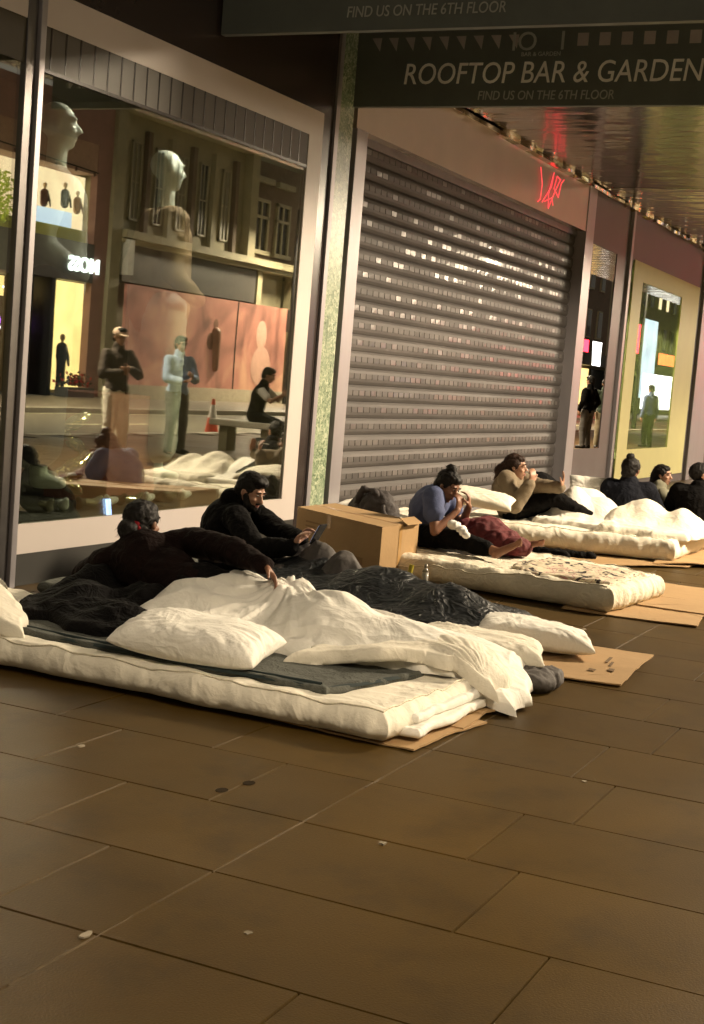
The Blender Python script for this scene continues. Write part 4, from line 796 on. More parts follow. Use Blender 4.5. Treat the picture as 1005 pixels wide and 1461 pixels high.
tag(place('grey_cloth', remesh(gs, .009, 2, None, .014, 14), MAT['grey_cloth'], None, (6.35, -3.25, 0), True), 'small grey rag bunched against the cream pillow', 'rag')

# ------------------------------------------------------------------ the cardboard box
bx = thing('cardboard_box', (9.0, -.95, 0), 'big closed brown cardboard box standing between the bearded man and the blue shirted person', 'box')
A = np.array((9.26, -.50)); B = np.array((8.68, -1.44)); D_ = np.array((.60, -.02)); z1 = .385
def quadbox(pts, za, zb): return MB().prism([tuple(p) for p in pts], za, zb)
pts = [A, B, B + D_, A + D_]
quadbox(pts, .0, z1).build('body', MAT['card'], bx, bevel=.004)
e = nrm(B - A); nO = np.array((-e[1], e[0])); nO = nO if nO @ np.array((-1, 0)) > 0 else -nO
quadbox([A + nO * .0, B + nO * .0, B + D_ * .49, A + D_ * .49], z1 + .001, z1 + .007).build('flap', MAT['card'], bx); quadbox([A + D_ * .51, B + D_ * .51, B + D_, A + D_], z1 + .001, z1 + .007).build('flap', MAT['card'], bx)
m_ = MB(); f1 = B + e * .003; m_.add([(*(f1 + D_ * .46), .0), (*(f1 + D_ * .54), .0), (*(f1 + D_ * .54), z1), (*(f1 + D_ * .46), z1)], [(0, 1, 2, 3)]); m_.build('tape', MAT['tape'], bx)
mid = (A + D_ * .5 + nO * .03, B + D_ * .5 + nO * .03); m_ = MB(); m_.prism([tuple(mid[0]), tuple(mid[1]), tuple(mid[1] + D_ * .07), tuple(mid[0] + D_ * .07)], z1 + .0075, z1 + .0085); m_.build('tape', MAT['tape'], bx)
g2 = A * .62 + B * .38 + nO * .003; m_ = MB(); m_.add([(*(g2), z1 - .1), (*(g2 + e * .055), z1 - .1), (*(g2 + e * .055), z1), (*(g2), z1)], [(0, 1, 2, 3)]); m_.build('paper_label', MAT['tape'], bx)
mk_ = MB(); g3 = B + e * .003 + D_ * .68; mk_.add([(*g3, .06), (*(g3 + D_ * .07), .06), (*(g3 + D_ * .07), .13), (*g3, .13)], [(0, 1, 2, 3)]); mk_.build('printed_mark', MAT['card_dk'], bx)
# one end flap stands a little open over a gap, its shade painted as a dark strip, and the board carries printed lines
fb = B + D_ * .56; m_ = MB(); m_.obox((*(fb + D_ * .2 - e * .0), z1 + .022), (D_[0] * .2, D_[1] * .2, 0), (e[0] * -.05, e[1] * -.05, .016), (0, 0, .003)); m_.build('end_flap', MAT['card'], bx)
m_ = MB(); m_.obox((*(fb + D_ * .2 + e * .0035), z1 - .006), (D_[0] * .19, D_[1] * .19, 0), (e[0] * .0015, e[1] * .0015, 0), (0, 0, .006)); m_.build('gap_shade', MAT['card_dk'], bx)
for k_, (t0, zz, L_, hh) in enumerate(((.12, .30, .20, .012), (.12, .27, .14, .010), (.70, .10, .13, .05), (.45, .07, .10, .012))):
    p_ = A + (B - A) * t0 + nO * .0025; q_ = p_ + e * L_; m_ = MB(); m_.add([(*p_, zz), (*q_, zz), (*q_, zz + hh), (*p_, zz + hh)], [(0, 1, 2, 3)]); m_.build('printed_mark', mat('faded_print', (.24, .14, .06), .85) if k_ == 0 else bpy.data.materials['faded_print'], bx)
# little things by the box
tag(MB().cyl((8.62, -1.80, .02), (8.62, -1.80, .14), .022, .022).cyl((8.62, -1.80, .14), (8.62, -1.80, .17), .022, .010).cyl((8.62, -1.8, .17), (8.62, -1.8, .19), .011).build('small_bottle', mat('clear_bottle', (.35, .33, .28), .1), loc=(8.62, -1.8, .02), smooth=True), 'small clear bottle standing at the street corner of the cardboard box', 'bottle')
tag(MB().cyl((8.5, -1.72, .05), (8.52, -1.74, .19), .017, .017).build('lighter', mat('yellow_plastic', (.5, .42, .05), .3), loc=(8.5, -1.72, .05)), 'yellow lighter-like tube beside the small bottle at the box corner', 'lighter')

# ------------------------------------------------------------------ bedding 3 (middle mattress)
tag(slab('mattress', [(9.02, -1.10), (8.80, -3.02), (9.80, -3.12), (10.55, -1.10)], .012, .155, MAT['stained'], nx=200, ny=110, lump=.022, wr=.011, wf=(6, 6), seed=3, edge=.45), 'stained cream mattress in the middle, under the barefoot person in blue', 'mattress', 'mattresses on the pavement')
Hm2 = lambda x, y: .176 + 0 * x
tag(duvet('patterned_throw', [(8.98, -2.25), (8.92, -2.93), (9.7, -3.0), (9.85, -2.2)], Hm2, MAT['stained'], dirs=((-1.2, 7, .022), (.3, 11, .01)), thick=.012, n=(120, 120), rim=.02, seed=9, wob=.08), 'thin cream throw with black and pink floral print, on the middle mattress', 'throw')
def pattern_mat():
    m = mat('floral_throw', (.58, .50, .38), .85, var=.05); t = m.node_tree; b_ = t.nodes['Principled BSDF']; tc = [n for n in t.nodes if n.type == 'TEX_COORD'][0]
    n = t.nodes.new('ShaderNodeTexNoise'); n.inputs['Scale'].default_value = 7; n.inputs['Detail'].default_value = 3; n.inputs['Distortion'].default_value = 1.2; t.links.new(tc.outputs['Object'], n.inputs[0])
    cr = t.nodes.new('ShaderNodeValToRGB'); e = cr.color_ramp; e.interpolation = 'CONSTANT'; e.elements[0].position = 0; e.elements[0].color = (.03, .02, .02, 1); e.elements[1].position = .42; e.elements[1].color = (.60, .52, .38, 1); x = e.elements.new(.56); x.color = (.40, .2, .18, 1); x = e.elements.new(.60); x.color = (.60, .52, .40, 1)
    t.links.new(n.outputs[0], cr.inputs[0]); t.links.new(cr.outputs[0], b_.inputs['Base Color']); return m
bpy.data.objects['patterned_throw'].data.materials[0] = pattern_mat()
bp = MB(); bp.ell((10.75, -.45, .22), (.17, .22, .20)); bp.ell((10.66, -.52, .33), (.10, .14, .12)); bp.tube([(10.6, -.36, .36), (10.58, -.42, .46), (10.58, -.52, .46), (10.6, -.58, .36)], .013, 8); bp.tube([(10.55, -.62, .34), (10.5, -.68, .2), (10.55, -.64, .06)], .014, 8)
tag(place('backpack', remesh(bp, .012, 2, None, .02, 12), mat('dark_grey_bag', (.045, .038, .038), .8, bump=.4), None, (10.75, -.45, .02), True), 'dark grey backpack behind the back of the person in blue', 'backpack')
tag(pillow('pillow', (11.1, -.22, .22), .50, .42, .20, R(-80), MAT['white_cloth'], (0, 0), 4, zfun=lambda x, y: .03 + 0 * x), 'white pillow against the foot of the shutter, just beyond the cardboard box', 'pillow', 'white pillows')
tag(slab('white_bedding', [(10.7, -.05), (10.7, -.75), (12.3, -.85), (12.3, -.05)], .004, .17, MAT['cream_cloth'], nx=90, ny=60, lump=.04, wr=.014, seed=12), 'cream bedding rolled against the shutter behind the backpack', 'bedding')
tag(pillow('pillow', (11.65, -1.02, .40), .66, .34, .13, R(-78), MAT['cream_cloth'], (.10, .22), 5, zfun=lambda x, y: .21 + 0 * x), 'cream pillow leaning at the back of the beige jumpered person', 'pillow', 'white pillows')

# ------------------------------------------------------------------ bedding 4 (farthest mattress)
tag(slab('mattress', [(11.55, -.72), (11.95, -2.72), (13.6, -2.75), (14.2, -.5)], .03, .17, MAT['cream_cloth'], nx=180, ny=110, lump=.02, wr=.008, wf=(7, 7), seed=7, edge=.42), 'farthest white mattress, under the beige jumpered person and two piled duvets', 'mattress', 'mattresses on the pavement')
m3t = lambda x, y: .20 + 0 * x
H3 = sdomes(m3t, [(12.62, -1.62, .30, .24, .3, .47), (12.7, -1.85, .35, .3, 0, .38), (13.1, -1.6, .4, .4, 0, .44)])
tag(duvet('duvet', [(12.2, -1.35), (12.1, -2.05), (13.7, -2.2), (13.6, -1.1)], H3, MAT['white_cloth'], dirs=((-1.2, 4, .03), (.1, 6, .015)), thick=.045, n=(140, 140), seed=13), 'white duvet humped over the knees of the beige jumpered person', 'duvet', 'white duvets')
H4 = sdomes(m3t, [(12.75, -2.25, .36, .34, .2, .41), (12.8, -2.58, .40, .26, 0, .36), (12.6, -2.05, .3, .25, 0, .3)])
tag(duvet('duvet', [(12.05, -1.95), (12.15, -2.76), (13.6, -2.9), (13.6, -1.95)], H4, MAT['cream_cloth'], dirs=((-1.3, 4, .035), (.2, 7, .02)), thick=.05, n=(140, 140), seed=17), 'cream duvet heaped at the street end of the farthest mattress, before the navy jacketed person', 'duvet', 'white duvets')
pw = pillow('pillow', (13.9, -1.42, .42), .46, .30, .12, R(-75), MAT['white_cloth'], (0, 1.1), 6)
tag(pw, 'white pillow with a grey print standing on its edge left of the navy jacketed person', 'pillow', 'white pillows')
hb = MB(); hb.ell((13.3, -1.05, .42), (.2, .2, .16)); hb.ell((13.35, -.95, .3), (.25, .25, .2))
tag(place('black_bag', remesh(hb, .014, 2, None, .012, 8), MAT['black_cloth'], None, (13.3, -1.05, .22), True), 'round black bag behind the raised hand of the beige jumpered person', 'bag')
cl = MB(); cl.cap((11.5, -1.35, .03), (11.35, -1.95, .035), .05, .03); cl.cap((11.45, -1.6, .03), (11.6, -2.1, .03), .03, .03)
tag(place('dark_garment', remesh(cl, .01, 2, None, .012, 12), MAT['black_cloth'], None, (11.4, -1.6, .01), True), 'dark garment lying on the cardboard between the middle and farthest mattresses', 'garment')

def piping(parent, pts, r, m):
    m_ = MB(); m_.tube(pts, r, 6); return m_.build('piping', m, parent, smooth=True)
def surf_path(o, path, up=.003):
    """lay a path of (x,y) on top of an object's own mesh"""
    from mathutils.bvhtree import BVHTree
    bv = BVHTree.FromPolygons([tuple(v.co) for v in o.data.vertices], [tuple(p.vertices) for p in o.data.polygons]); out = []
    L = np.array(o.location)
    for x, y in path:
        h = bv.ray_cast(Vector((x - L[0], y - L[1], 5)), Vector((0, 0, -1)))
        if h[0] is not None: out.append((x, y, h[0].z + L[2] + up))
    return out
ms = [o for o in bpy.data.objects if o.name.startswith('mattress')]
for o, Q in zip(ms, ([(4.90, -.9), (4.885, -3.15), (5.88, -3.20)], [(9.0, -1.15), (8.86, -2.95), (9.76, -3.05), (10.3, -1.6)], [(11.66, -.8), (12.02, -2.64), (13.5, -2.67)])):
    Q = np.array(Q); path = []
    for a_, b_ in zip(Q[:-1], Q[1:]):
        n_ = int(np.linalg.norm(b_ - a_) / .03); path += [tuple(a_ + (b_ - a_) * i / n_) for i in range(n_)]
    p = surf_path(o, path)
    if len(p) > 2: piping(o, p, .0045, MAT['stained'])
# ------------------------------------------------------------------ the people on the beds
Z = np.array((0, 0, 1.))
V = lambda *a: np.array(a, float)
# 1 maroon jumper, back to us, arm stretched to the duvet
P1 = dict(pelvis=V(5.98, -1.60, .25), chest=V(6.08, -1.27, .36), neck=V(6.15, -1.16, .44), head=V(6.22, -1.15, .53), hf=V(.99, -.08, -.08), hu=V(-.05, .1, 1), right=V(.25, -.45, .85) , rchest=V(.35, -.75, .45), hair='lowbun', scrunchie=True, sho=((0, -.13, -.03), (0, 0, 0)), armk=1.17, topname='jumper', te=.012, wr=.012, wf=9,
    hands=[(V(5.93, -2.06, .45), V(6.3, -1.6, .6), V(-.1, -.75, -.65), V(-.4, -.2, -.8), V(-1, 0, .2), .55), (V(6.50, -.95, .19), V(6.0, -.7, .25), V(.9, .1, 0), V(0, 0, -1), V(0, -1, 0), .3)],
    feet=[(V(5.85, -2.45, .19), V(6.6, -2.1, .2), V(-.1, -.9, .05)), (V(5.95, -2.5, .19), V(6.6, -2.1, .2), V(0, -.9, .05))])
person('person in dark maroon jumper on the nearest bed, reaching out to the white duvet', P1, MAT['skin_a'], MAT['black_hair'], MAT['maroon'], MAT['black_cloth'], k=1.02)
ph = MB(); ph.obox((8.30, -.50, .32), (.036, .0, .0), (.012, -.02, .068), (.0, .0042, .0012)); 
# 2 bearded man with phone
P2 = dict(pelvis=V(7.95, -.62, .18), chest=V(7.86, -.70, .38), neck=V(7.84, -.80, .515), head=V(7.83, -.89, .605), hf=V(-.12, -.86, -.40), hu=V(0, -.3, 1), right=V(-1, -.15, 0), rchest=V(-.97, -.22, 0), hair='short', beard=True, hood=True, wide=1.1, sho=((0, -.08, -.02), (0, -.08, -.02)), armk=1.08, topname='hoodie', te=.02, wr=.011,
    hands=[(V(7.55, -1.36, .335), V(7.4, -.95, .05), V(.15, -.35, .9), V(.2, -.9, -.2), V(.9, -.2, .2), .75), (V(7.72, -1.40, .325), V(8.1, -1.1, .0), V(-.1, -.45, .85), V(-.3, -.8, 0), V(-.9, 0, .3), .75)],
    feet=[(V(7.3, -2.2, .16), V(7.5, -1.4, .9), V(0, -.7, .7)), (V(7.15, -2.4, .16), V(7.6, -1.6, .9), V(0, -.7, .7))])
bd2, i2 = person('bearded person in a black hooded top, sitting and looking down at a phone', P2, MAT['skin_b'], MAT['black_hair'], MAT['black_cloth'], MAT['black_cloth'], k=.98)
# white print on the hoodie sleeve side
m_ = MB()
t = thing('mobile_phone', (7.65, -1.46, .40), 'black mobile phone in the hands of the bearded person', 'phone')
m_.obox((7.64, -1.475, .42), (.036, -.006, .0), (.004, -.03, .062), (.0006, .0042, .002)); m_.build('case', MAT['phone'], t, bevel=.003)
MB().obox((7.6408, -1.4695, .4226), (.031, -.005, 0), (.0035, -.026, .054), (.0001, .0008, .0003)).build('screen', mat('dim_phone_screen', (.02, .02, .02), .1, emit=(.5, .6, .9), estr=.8), t)
# 3 person in blue T-shirt, hands at the mouth, one bare foot out
P3 = dict(pelvis=V(9.75, -1.30, .29), chest=V(9.72, -1.35, .475), neck=V(9.71, -1.43, .575), head=V(9.68, -1.50, .635), hf=V(-.22, -.85, -.5), hu=V(0, -.45, .9), right=V(-1, -.15, 0), hair='topbun', topname='t_shirt', sleeve=.5, te=.02, shw=.165,
    hands=[(V(9.60, -1.62, .475), V(9.3, -1.35, .2), V(.15, -.1, .95), V(.3, .9, .1), V(.5, .1, .5), .8), (V(9.72, -1.66, .50), V(10.0, -1.5, .2), V(-.2, .0, .9), V(-.3, .9, .1), V(-.6, .2, .4), .8)],
    feet=[(V(9.35, -2.12, .235), V(9.1, -1.7, .55), V(.2, -.75, .45)), (V(9.75, -2.18, .26), V(10.1, -1.6, .6), V(.1, -.85, .2))], leglen=.72)
bd3, i3 = person('barefoot person in a blue T-shirt and black trousers, both hands held up to the mouth', P3, MAT['skin_a'], MAT['black_hair'], MAT['blue_tee'], MAT['black_cloth'], k=.95)
tm = MB()
for (dx, dy, dz, r_) in ((0, 0, 0, .028), (.02, -.05, -.03, .022), (-.02, -.08, -.04, .022)): tm.ell((9.45 + dx, -1.66 + dy, .385 + dz), (r_, r_ * 1.2, r_ * .6))
tag(place('tissue', remesh(tm, .008, 1, None, .014, 26), MAT['tissue'], None, (9.45, -1.7, .36), True), 'crumpled white tissue in the lap of the person in blue', 'tissue')
tag(MB().ell((9.33, -1.80, .335), (.03, .03, .025)).ell((9.35, -1.78, .35), (.02, .02, .025)).build('tissue', MAT['tissue'], loc=(9.33, -1.8, .31), smooth=True), 'small ball of white tissue on the black trousered knee', 'tissue')
pl = MB()
for (x, y, z, a, b, c) in ((9.85, -1.75, .30, .16, .17, .11), (9.8, -1.9, .27, .15, .14, .08), (9.75, -2.03, .25, .12, .10, .05), (9.8, -1.62, .32, .10, .1, .07)): pl.ell((x, y, z), (a, b, c))
tag(place('red_bundle', remesh(pl, .011, 2, None, .022, 9), MAT['plaid'], None, (9.8, -1.85, .21), True), 'dark red cloth bundle against the legs of the person in blue', 'bundle')
# 4 beige jumper, smoking
P4 = dict(pelvis=V(12.35, -1.12, .30), chest=V(12.3, -1.08, .46), neck=V(12.27, -1.11, .585), head=V(12.24, -1.16, .672), hf=V(.10, -.97, -.05), hu=V(0, .02, 1), right=V(-1, -.12, 0), hair='pony', topname='jumper', te=.022, wide=1.08,
    hands=[(V(12.12, -1.44, .585), V(11.9, -1.25, .1), V(.1, -.15, .95), V(.5, .8, 0), V(.6, .2, .2), .7), (V(12.35, -1.62, .525), V(12.6, -1.3, .2), V(.1, -.15, .95), V(-.2, .8, .1), V(-.5, 0, .6), .25)],
    feet=[(V(12.5, -1.85, .26), V(12.4, -1.5, 1), V(0, -.9, .1)), (V(12.7, -1.85, .26), V(12.9, -1.5, 1), V(0, -.9, .1))])
P4['hands'][0] = (V(12.05, -1.37, .56),) + P4['hands'][0][1:]; P4['hands'][1] = (V(12.3, -1.58, .53),) + P4['hands'][1][1:]
person('person in a beige jumper sitting before the shutter with one hand raised to a cigarette', P4, MAT['skin_b'], MAT['brown_hair'], MAT['beige'], MAT['black_cloth'], k=.98)
tag(MB().cyl((12.10, -1.30, .65), (12.08, -1.36, .655), .0045, .0045, 8).build('cigarette', MAT['tissue'], loc=(12.11, -1.47, .655)), 'white cigarette held at the mouth of the beige jumpered person', 'cigarette')
# 5 navy jacket, back to us
def back_sitter(label, x, y, zh, yaw, cloth, hair, hf, k=1.0, hm='black_hair', skin='skin_a', topname='jacket', **kw):
    f = V(math.cos(yaw), math.sin(yaw), 0); r = V(f[1], -f[0], 0); b = V(x, y, 0)
    P = dict(pelvis=b + Z * (zh - .52), chest=b + Z * (zh - .30) + f * .05, neck=b + Z * (zh - .12) + f * .08, head=b + Z * zh + f * .11, hf=hf, right=r, hair=hair, topname=topname, te=.03, wide=1.06, collar=True,
        hands=[(b + f * .38 + r * .05 + Z * (zh - .36), b + r + Z * .1, f * .6 - r * .6, -Z, f, .6), (b + f * .38 - r * .05 + Z * (zh - .38), b - r + Z * .1, f * .6 + r * .6, -Z, f, .6)],
        feet=[(b + f * .75 + r * .12 + Z * .12, b + f * .5 + r * .4 + Z * 1.2, f), (b + f * .7 - r * .12 + Z * .12, b + f * .5 - r * .4 + Z * 1.2, f)]); P.update(kw)
    return person(label, P, MAT[skin], MAT[hm], cloth, MAT['black_cloth'], k=k)
back_sitter('person from behind in navy jacket with a hair bun, by the yellow window', 13.85, -1.80, .66, .15, MAT['navy'], 'topbun', V(.9, -.1, -.1), k=1.05)
back_sitter('person with long dark hair facing right, in a pale scarf behind the navy jacket', 14.7, -1.84, .60, -.9, mat('grey_green_scarf', (.2, .19, .13), .85), 'long', V(-.1, -.95, -.05), k=.9, skin='skin_b')
back_sitter('person with cropped hair in a black jacket, cut off by the right edge', 14.2, -2.42, .66, .1, MAT['black_cloth'], 'crop', V(.5, -.8, .0), k=1.08, skin='skin_b')
tag(MB().obox((15.2, -2.2, .62), (.05, -.06, 0), (.01, 0, .045), (.02, .02, 0)).obox((15.2, -2.24, .66), (.03, -.03, .02), (.01, 0, .03), (.01, .01, 0)).build('white_paper', MAT['tissue'], loc=(15.2, -2.2, .58)), 'white paper held between the two rightmost heads', 'paper')
# a lit phone leaning behind the bearded man, seen only as a blue shape in the window
t = thing('mobile_phone', (8.30, -.50, .25), 'lit mobile phone leaning behind the bearded person, a blue shape in the window', 'phone')
ph.build('case', MAT['phone'], t, bevel=.002); MB().obox((8.30, -.4955, .3212), (.032, 0, 0), (.0105, -.0175, .060), (.0, .0006, .0002)).build('screen', MAT['screen'], t)
# ------------------------------------------------------------------ across the street (seen mirrored in the glass)
stone_pink = mat('pink_stone', (.30, .17, .14), .7, var=.12, scale=2); stone_ol = mat('olive_stone', (.30, .27, .17), .7, var=.15, scale=2, bump=.3, bscale=20)
stone_pale = mat('pale_painted_stone', (.33, .30, .19), .7, var=.12, scale=2, bump=.2, bscale=14); stone_dk = mat('brown_brick', (.14, .10, .07), .8, var=.2, scale=6, bump=.3, bscale=30)
dark_fascia = mat('dark_grey_fascia', (.055, .05, .045), .5); win_dark = mat('night_window', (.02, .022, .024), .15); win_frame = mat('pale_window_frame', (.33, .30, .20), .5)
lit_warm = glow('lit_shop_interior', (1, .62, .22), 2.0, .25, .8); lit_pale = glow('lit_window_wall', (1, .66, .38), 1.5, .3, .6); lit_white = glow('lit_white_sign', (1, .97, .9), 4); lit_letters = glow('lit_white_letters', (.85, 1, .93), 3.5, .05)
red_neon = glow('red_neon', (1, .02, .04), 9, .05); lamp_lit = glow('lamp_glow', (1, .72, .38), 30, .05); blue_screen = glow('blue_screen', (.4, .6, 1), 2.2, .4, .5); violet = glow('violet_light', (.4, .1, 1), 3); lit_orange = glow('orange_red_fascia_light', (1, .15, .04), 3)
blue_wh = glow('pale_blue_screen', (.6, .75, 1), 1.3, .3, .4); suit = mat('charcoal_suit', (.022, .018, .018), .8); gold = mat('golden_head', (.55, .40, .2), .5)
Y = -21.0
# --- outfitters' shop, left
b = thing('outfitters_shop', (30, Y - 1, 0), 'two storey shop with lit windows and dark fascia, reflected at the left of the glass', 'building')
MB().box(20, 37.1, Y - 6, Y - 1.9, 0, 8.9).build('back_wall', stone_dk, b)
MB().box(20, 37.2, Y - 1.8, Y, 7.66, 8.9).box(36.5, 37.2, Y - .25, Y, 0, 7.66).build('upper_frame', stone_pink, b)
MB().box(20, 36.5, Y - 1.8, Y - .02, 6.75, 7.66).build('upper_wall', mat('peach_wall', (.42, .27, .19), .7), b)
MB().box(20, 36.5, Y - 1.8, Y + .05, 3.48, 4.66).build('fascia', dark_fascia, b)
text('shop_name', 'MOSS', .62, (36.75, Y + .08, 3.78), (-1, 0, 0), (0, 0, 1), lit_letters, b, .03, spacing=1.0, offset=.012)
text('shop_name', 'MOSS', .62, (28.0, Y + .08, 3.78), (-1, 0, 0), (0, 0, 1), lit_letters, b, .03, spacing=1.0, offset=.012)
MB().box(20, 37.1, Y - .95, Y - .9, 4.66, 6.75).build('lit_upper_window', lit_pale, b)
MB().box(20, 36.5, Y - .35, Y - .3, 4.66, 5.05).build('window_card', mat('yellow_card', (.5, .5, .08), .6), b)
MB().box(33.3, 35.7, Y - .33, Y - .28, 5.05, 5.5).build('window_screen', blue_wh, b)
MB().box(35.4, 37.1, Y - .75, Y - .7, .15, 3.48).build('lit_display', lit_warm, b)
MB().box(34.55, 34.75, Y - .9, Y, 0, 3.48).box(33.6, 33.7, Y - .9, Y, 0, 3.48).box(32.0, 32.1, Y - .2, Y, 0, 3.48).box(28.6, 28.8, Y - .2, Y, 0, 3.48).build('door_frame', mat('black_door_frame', (.01, .01, .01), .3), b)
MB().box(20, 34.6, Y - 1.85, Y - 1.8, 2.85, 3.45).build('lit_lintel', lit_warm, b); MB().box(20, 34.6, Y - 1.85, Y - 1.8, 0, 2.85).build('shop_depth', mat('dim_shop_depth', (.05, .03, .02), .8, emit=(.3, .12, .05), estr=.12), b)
MB().box(29, 31.5, Y - .9, Y - .85, .2, 3.4).build('lit_display', lit_warm, b)
for (x, z, c, r_) in ((33.9, 2.1, violet, .22), (33.95, 2.9, red_neon, .06), (34.1, 1.9, lit_white, .06), (32.6, 2.2, lit_white, .07), (31.9, 3.0, lit_warm, .1), (34.2, 3.1, lit_white, .04)):
    m_ = MB(); m_.ell((x, Y - 1.5, z), (r_, r_ * .5, r_)); m_.build('spot_light', c, b, smooth=True)
# hanging bulbs on a cord
cb = MB(); cb.tube([(20, Y + .1, 7.35), (31, Y + .1, 6.95), (36.4, Y + .1, 6.8)], .02, 6)
cr2 = cb.build('bulb_cord', MAT['black_hair'], b)
for i in range(7): m_ = MB(); xx = 30.5 + i * .95; m_.ell((xx, Y + .1, 6.83 - (xx - 31) * .02), (.04, .04, .07)); m_.build('bulb', mat('unlit_bulb', (.08, .03, .02), .3), cr2)
def suit_mannequin(x, y, z, h, lab, legs=True, cloth=None, grp='mannequins in the outfitters'):
    r = thing('mannequin', (x, y, z), lab, 'mannequin', grp); k = h / 1.85
    m_ = MB(); m_.ell((x, y, z + 1.74 * k), (.085 * k, .1 * k, .12 * k)); m_.cap((x, y, z + 1.5 * k), (x, y, z + 1.65 * k), .05 * k, .05 * k); place('body', remesh(m_, .02, 2), gold, r, smooth=True)
    m_ = MB(); m_.cap((x - .15 * k, y, z + 1.42 * k), (x + .15 * k, y, z + 1.42 * k), .09 * k, .09 * k); m_.cap((x, y, z + 1.4 * k), (x, y, z + .95 * k), .19 * k, .17 * k)
    for q in (-1, 1): m_.cap((x + q * .2 * k, y, z + 1.42 * k), (x + q * .29 * k, y + .05, z + 1.1 * k), .07 * k, .06 * k); m_.cap((x + q * .29 * k, y + .05, z + 1.1 * k), (x + q * .26 * k, y + .1, z + .85 * k), .06 * k, .045 * k)
    place('suit_jacket', remesh(m_, .025, 2), cloth or suit, r, smooth=True)
    m_ = MB(); m_.add([(x - .04 * k, y + .2 * k, z + 1.47 * k), (x + .04 * k, y + .2 * k, z + 1.47 * k), (x, y + .21 * k, z + 1.25 * k)], [(0, 1, 2)]); m_.build('shirt', MAT['tissue'], r)
    if legs:
        m_ = MB()
        for q in (-1, 1): m_.cap((x + q * .09 * k, y, z + .95 * k), (x + q * .13 * k, y, z + .06 * k), .105 * k, .065 * k)
        place('suit_trousers', remesh(m_, .025, 2), cloth or suit, r, smooth=True)
suit_mannequin(35.75, Y - .4, .12, 1.75, 'mannequin in a dark suit standing in the lit orange ground floor window')
suit_mannequin(35.6, Y - .5, 5.05, 1.35, 'mannequin in a dark jacket in the upper window of the shop across the street', False)
suit_mannequin(34.6, Y - .5, 5.0, 1.25, 'mannequin in a brown jacket in the upper window, left of the dark jacketed one', False, mat('brown_jacket', (.12, .05, .03), .8))
suit_mannequin(36.3, Y - .55, 5.0, 1.25, 'mannequin nearest the window edge upstairs, in a pale jacket', False, mat('tan_jacket', (.5, .3, .14), .8))
# greenery in the left hand upper window, its yellow light put in as leaf glow
gm = MB(); rr = random.Random(2)
for i in range(420):
    a = rr.uniform(0, 2 * PI); q = rr.uniform(.2, 1); c = np.array((32.1 + math.cos(a) * q * .55, Y - .1 + rr.uniform(-.25, .25), 5.45 + math.sin(a) * q * .8)); d = nrm([rr.gauss(0, 1) for _ in range(3)]) * .09; e = nrm(np.cross(d, [rr.gauss(0, 1) for _ in range(3)])) * .035
    gm.add([c - d, c + e, c + d, c - e], [(0, 1, 2, 3)])
tag(gm.build('foliage_wreath', mat('glowing_leaves', (.30, .36, .04), .6, emit=(.45, .5, .05), estr=.25), loc=(32.1, Y, 4.6)), 'yellow green leafy wreath in the upper window at the left edge', 'plant')
fm = MB()
for i in range(160):
    c = np.array((35.6 + rr.gauss(0, .35), Y + .25 + rr.uniform(-.2, .2), .35 + abs(rr.gauss(0, .14)))); d = nrm([rr.gauss(0, 1) for _ in range(3)]) * .07; e = nrm(np.cross(d, [rr.gauss(0, 1) for _ in range(3)])) * .05
    fm.mi = 0 if rr.random() < .45 else 1; fm.add([c - d, c + e, c + d, c - e], [(0, 1, 2, 3)])
fl = thing('flower_planter', (35.6, Y + .25, 0), 'planter of red flowers under the lit window of the shop across the street', 'planter'); MB().box(34.9, 36.3, Y + .05, Y + .5, 0, .28).build('trough', dark_fascia, fl)
fm.build('flowers', [MAT['red_cloth'], MAT['olive']], fl)
# --- stone column and the pale upper building with the hoarding below
b = thing('stone_terrace', (42, Y - 1, 0), 'pale terrace with tall sash windows above a cornice, reflected in the middle of the glass', 'building')
MB().box(37.2, 46.3, Y - 6, Y - .3, 5.2, 9.1).box(37.2, 50, Y - 6, Y - .6, 0, 5.2).build('wall', stone_pale, b)
MB().box(37.2, 37.75, Y - .6, Y + .15, 0, 8.9).box(45.9, 46.45, Y - .3, Y + .05, 5.3, 9.0).build('pilaster', stone_ol, b)
MB().box(37.75, 60, Y - .5, Y + .35, 5.05, 5.3).box(37.75, 60, Y - .5, Y + .2, 4.9, 5.05).build('cornice', stone_pale, b)
MB().box(37.2, 46.5, Y - .5, Y + .2, 9.0, 9.25).build('parapet', stone_pale, b)
MB().box(38.2, 46.9, Y - .55, Y - .05, 3.7, 4.9).build('fascia', dark_fascia, b)
MB().box(37.9, 38.2, Y - .1, Y + .35, 3.9, 5.0).build('projecting_sign', mat('white_sign_board', (.6, .6, .55), .5), b)
for i, x in enumerate((38.6, 40.0, 41.4, 42.8, 44.3)):
    w_ = MB(); 
    for q in (0, 1): w_.box(x + q * .5, x + .06 + q * .5, Y - .3, Y - .22, 5.7, 8.2)
    w_.box(x, x + .56, Y - .3, Y - .22, 8.14, 8.2).box(x, x + .56, Y - .3, Y - .22, 5.7, 5.76).box(x, x + .56, Y - .3, Y - .24, 6.9, 6.95).box(x + .26, x + .3, Y - .3, Y - .24, 5.7, 8.2)
    fo = w_.build('window', win_frame, b); MB().box(x + .06, x + .5, Y - .31, Y - .27, 5.76, 8.14).build('pane', win_dark if i % 2 else mat('curtained_window', (.20, .18, .12), .4), fo)
    MB().box(x + .75, x + .98, Y - .3, Y - .12, 5.3, 8.6).build('pilaster', stone_ol if i % 2 else stone_dk, b)
b = thing('brick_corner_building', (50, Y - 1, 0), 'brown building with a white framed window, right of the pale terrace', 'building')
MB().box(46.5, 58, Y - 6, Y - .4, 5.3, 9.0).build('wall', stone_dk, b)
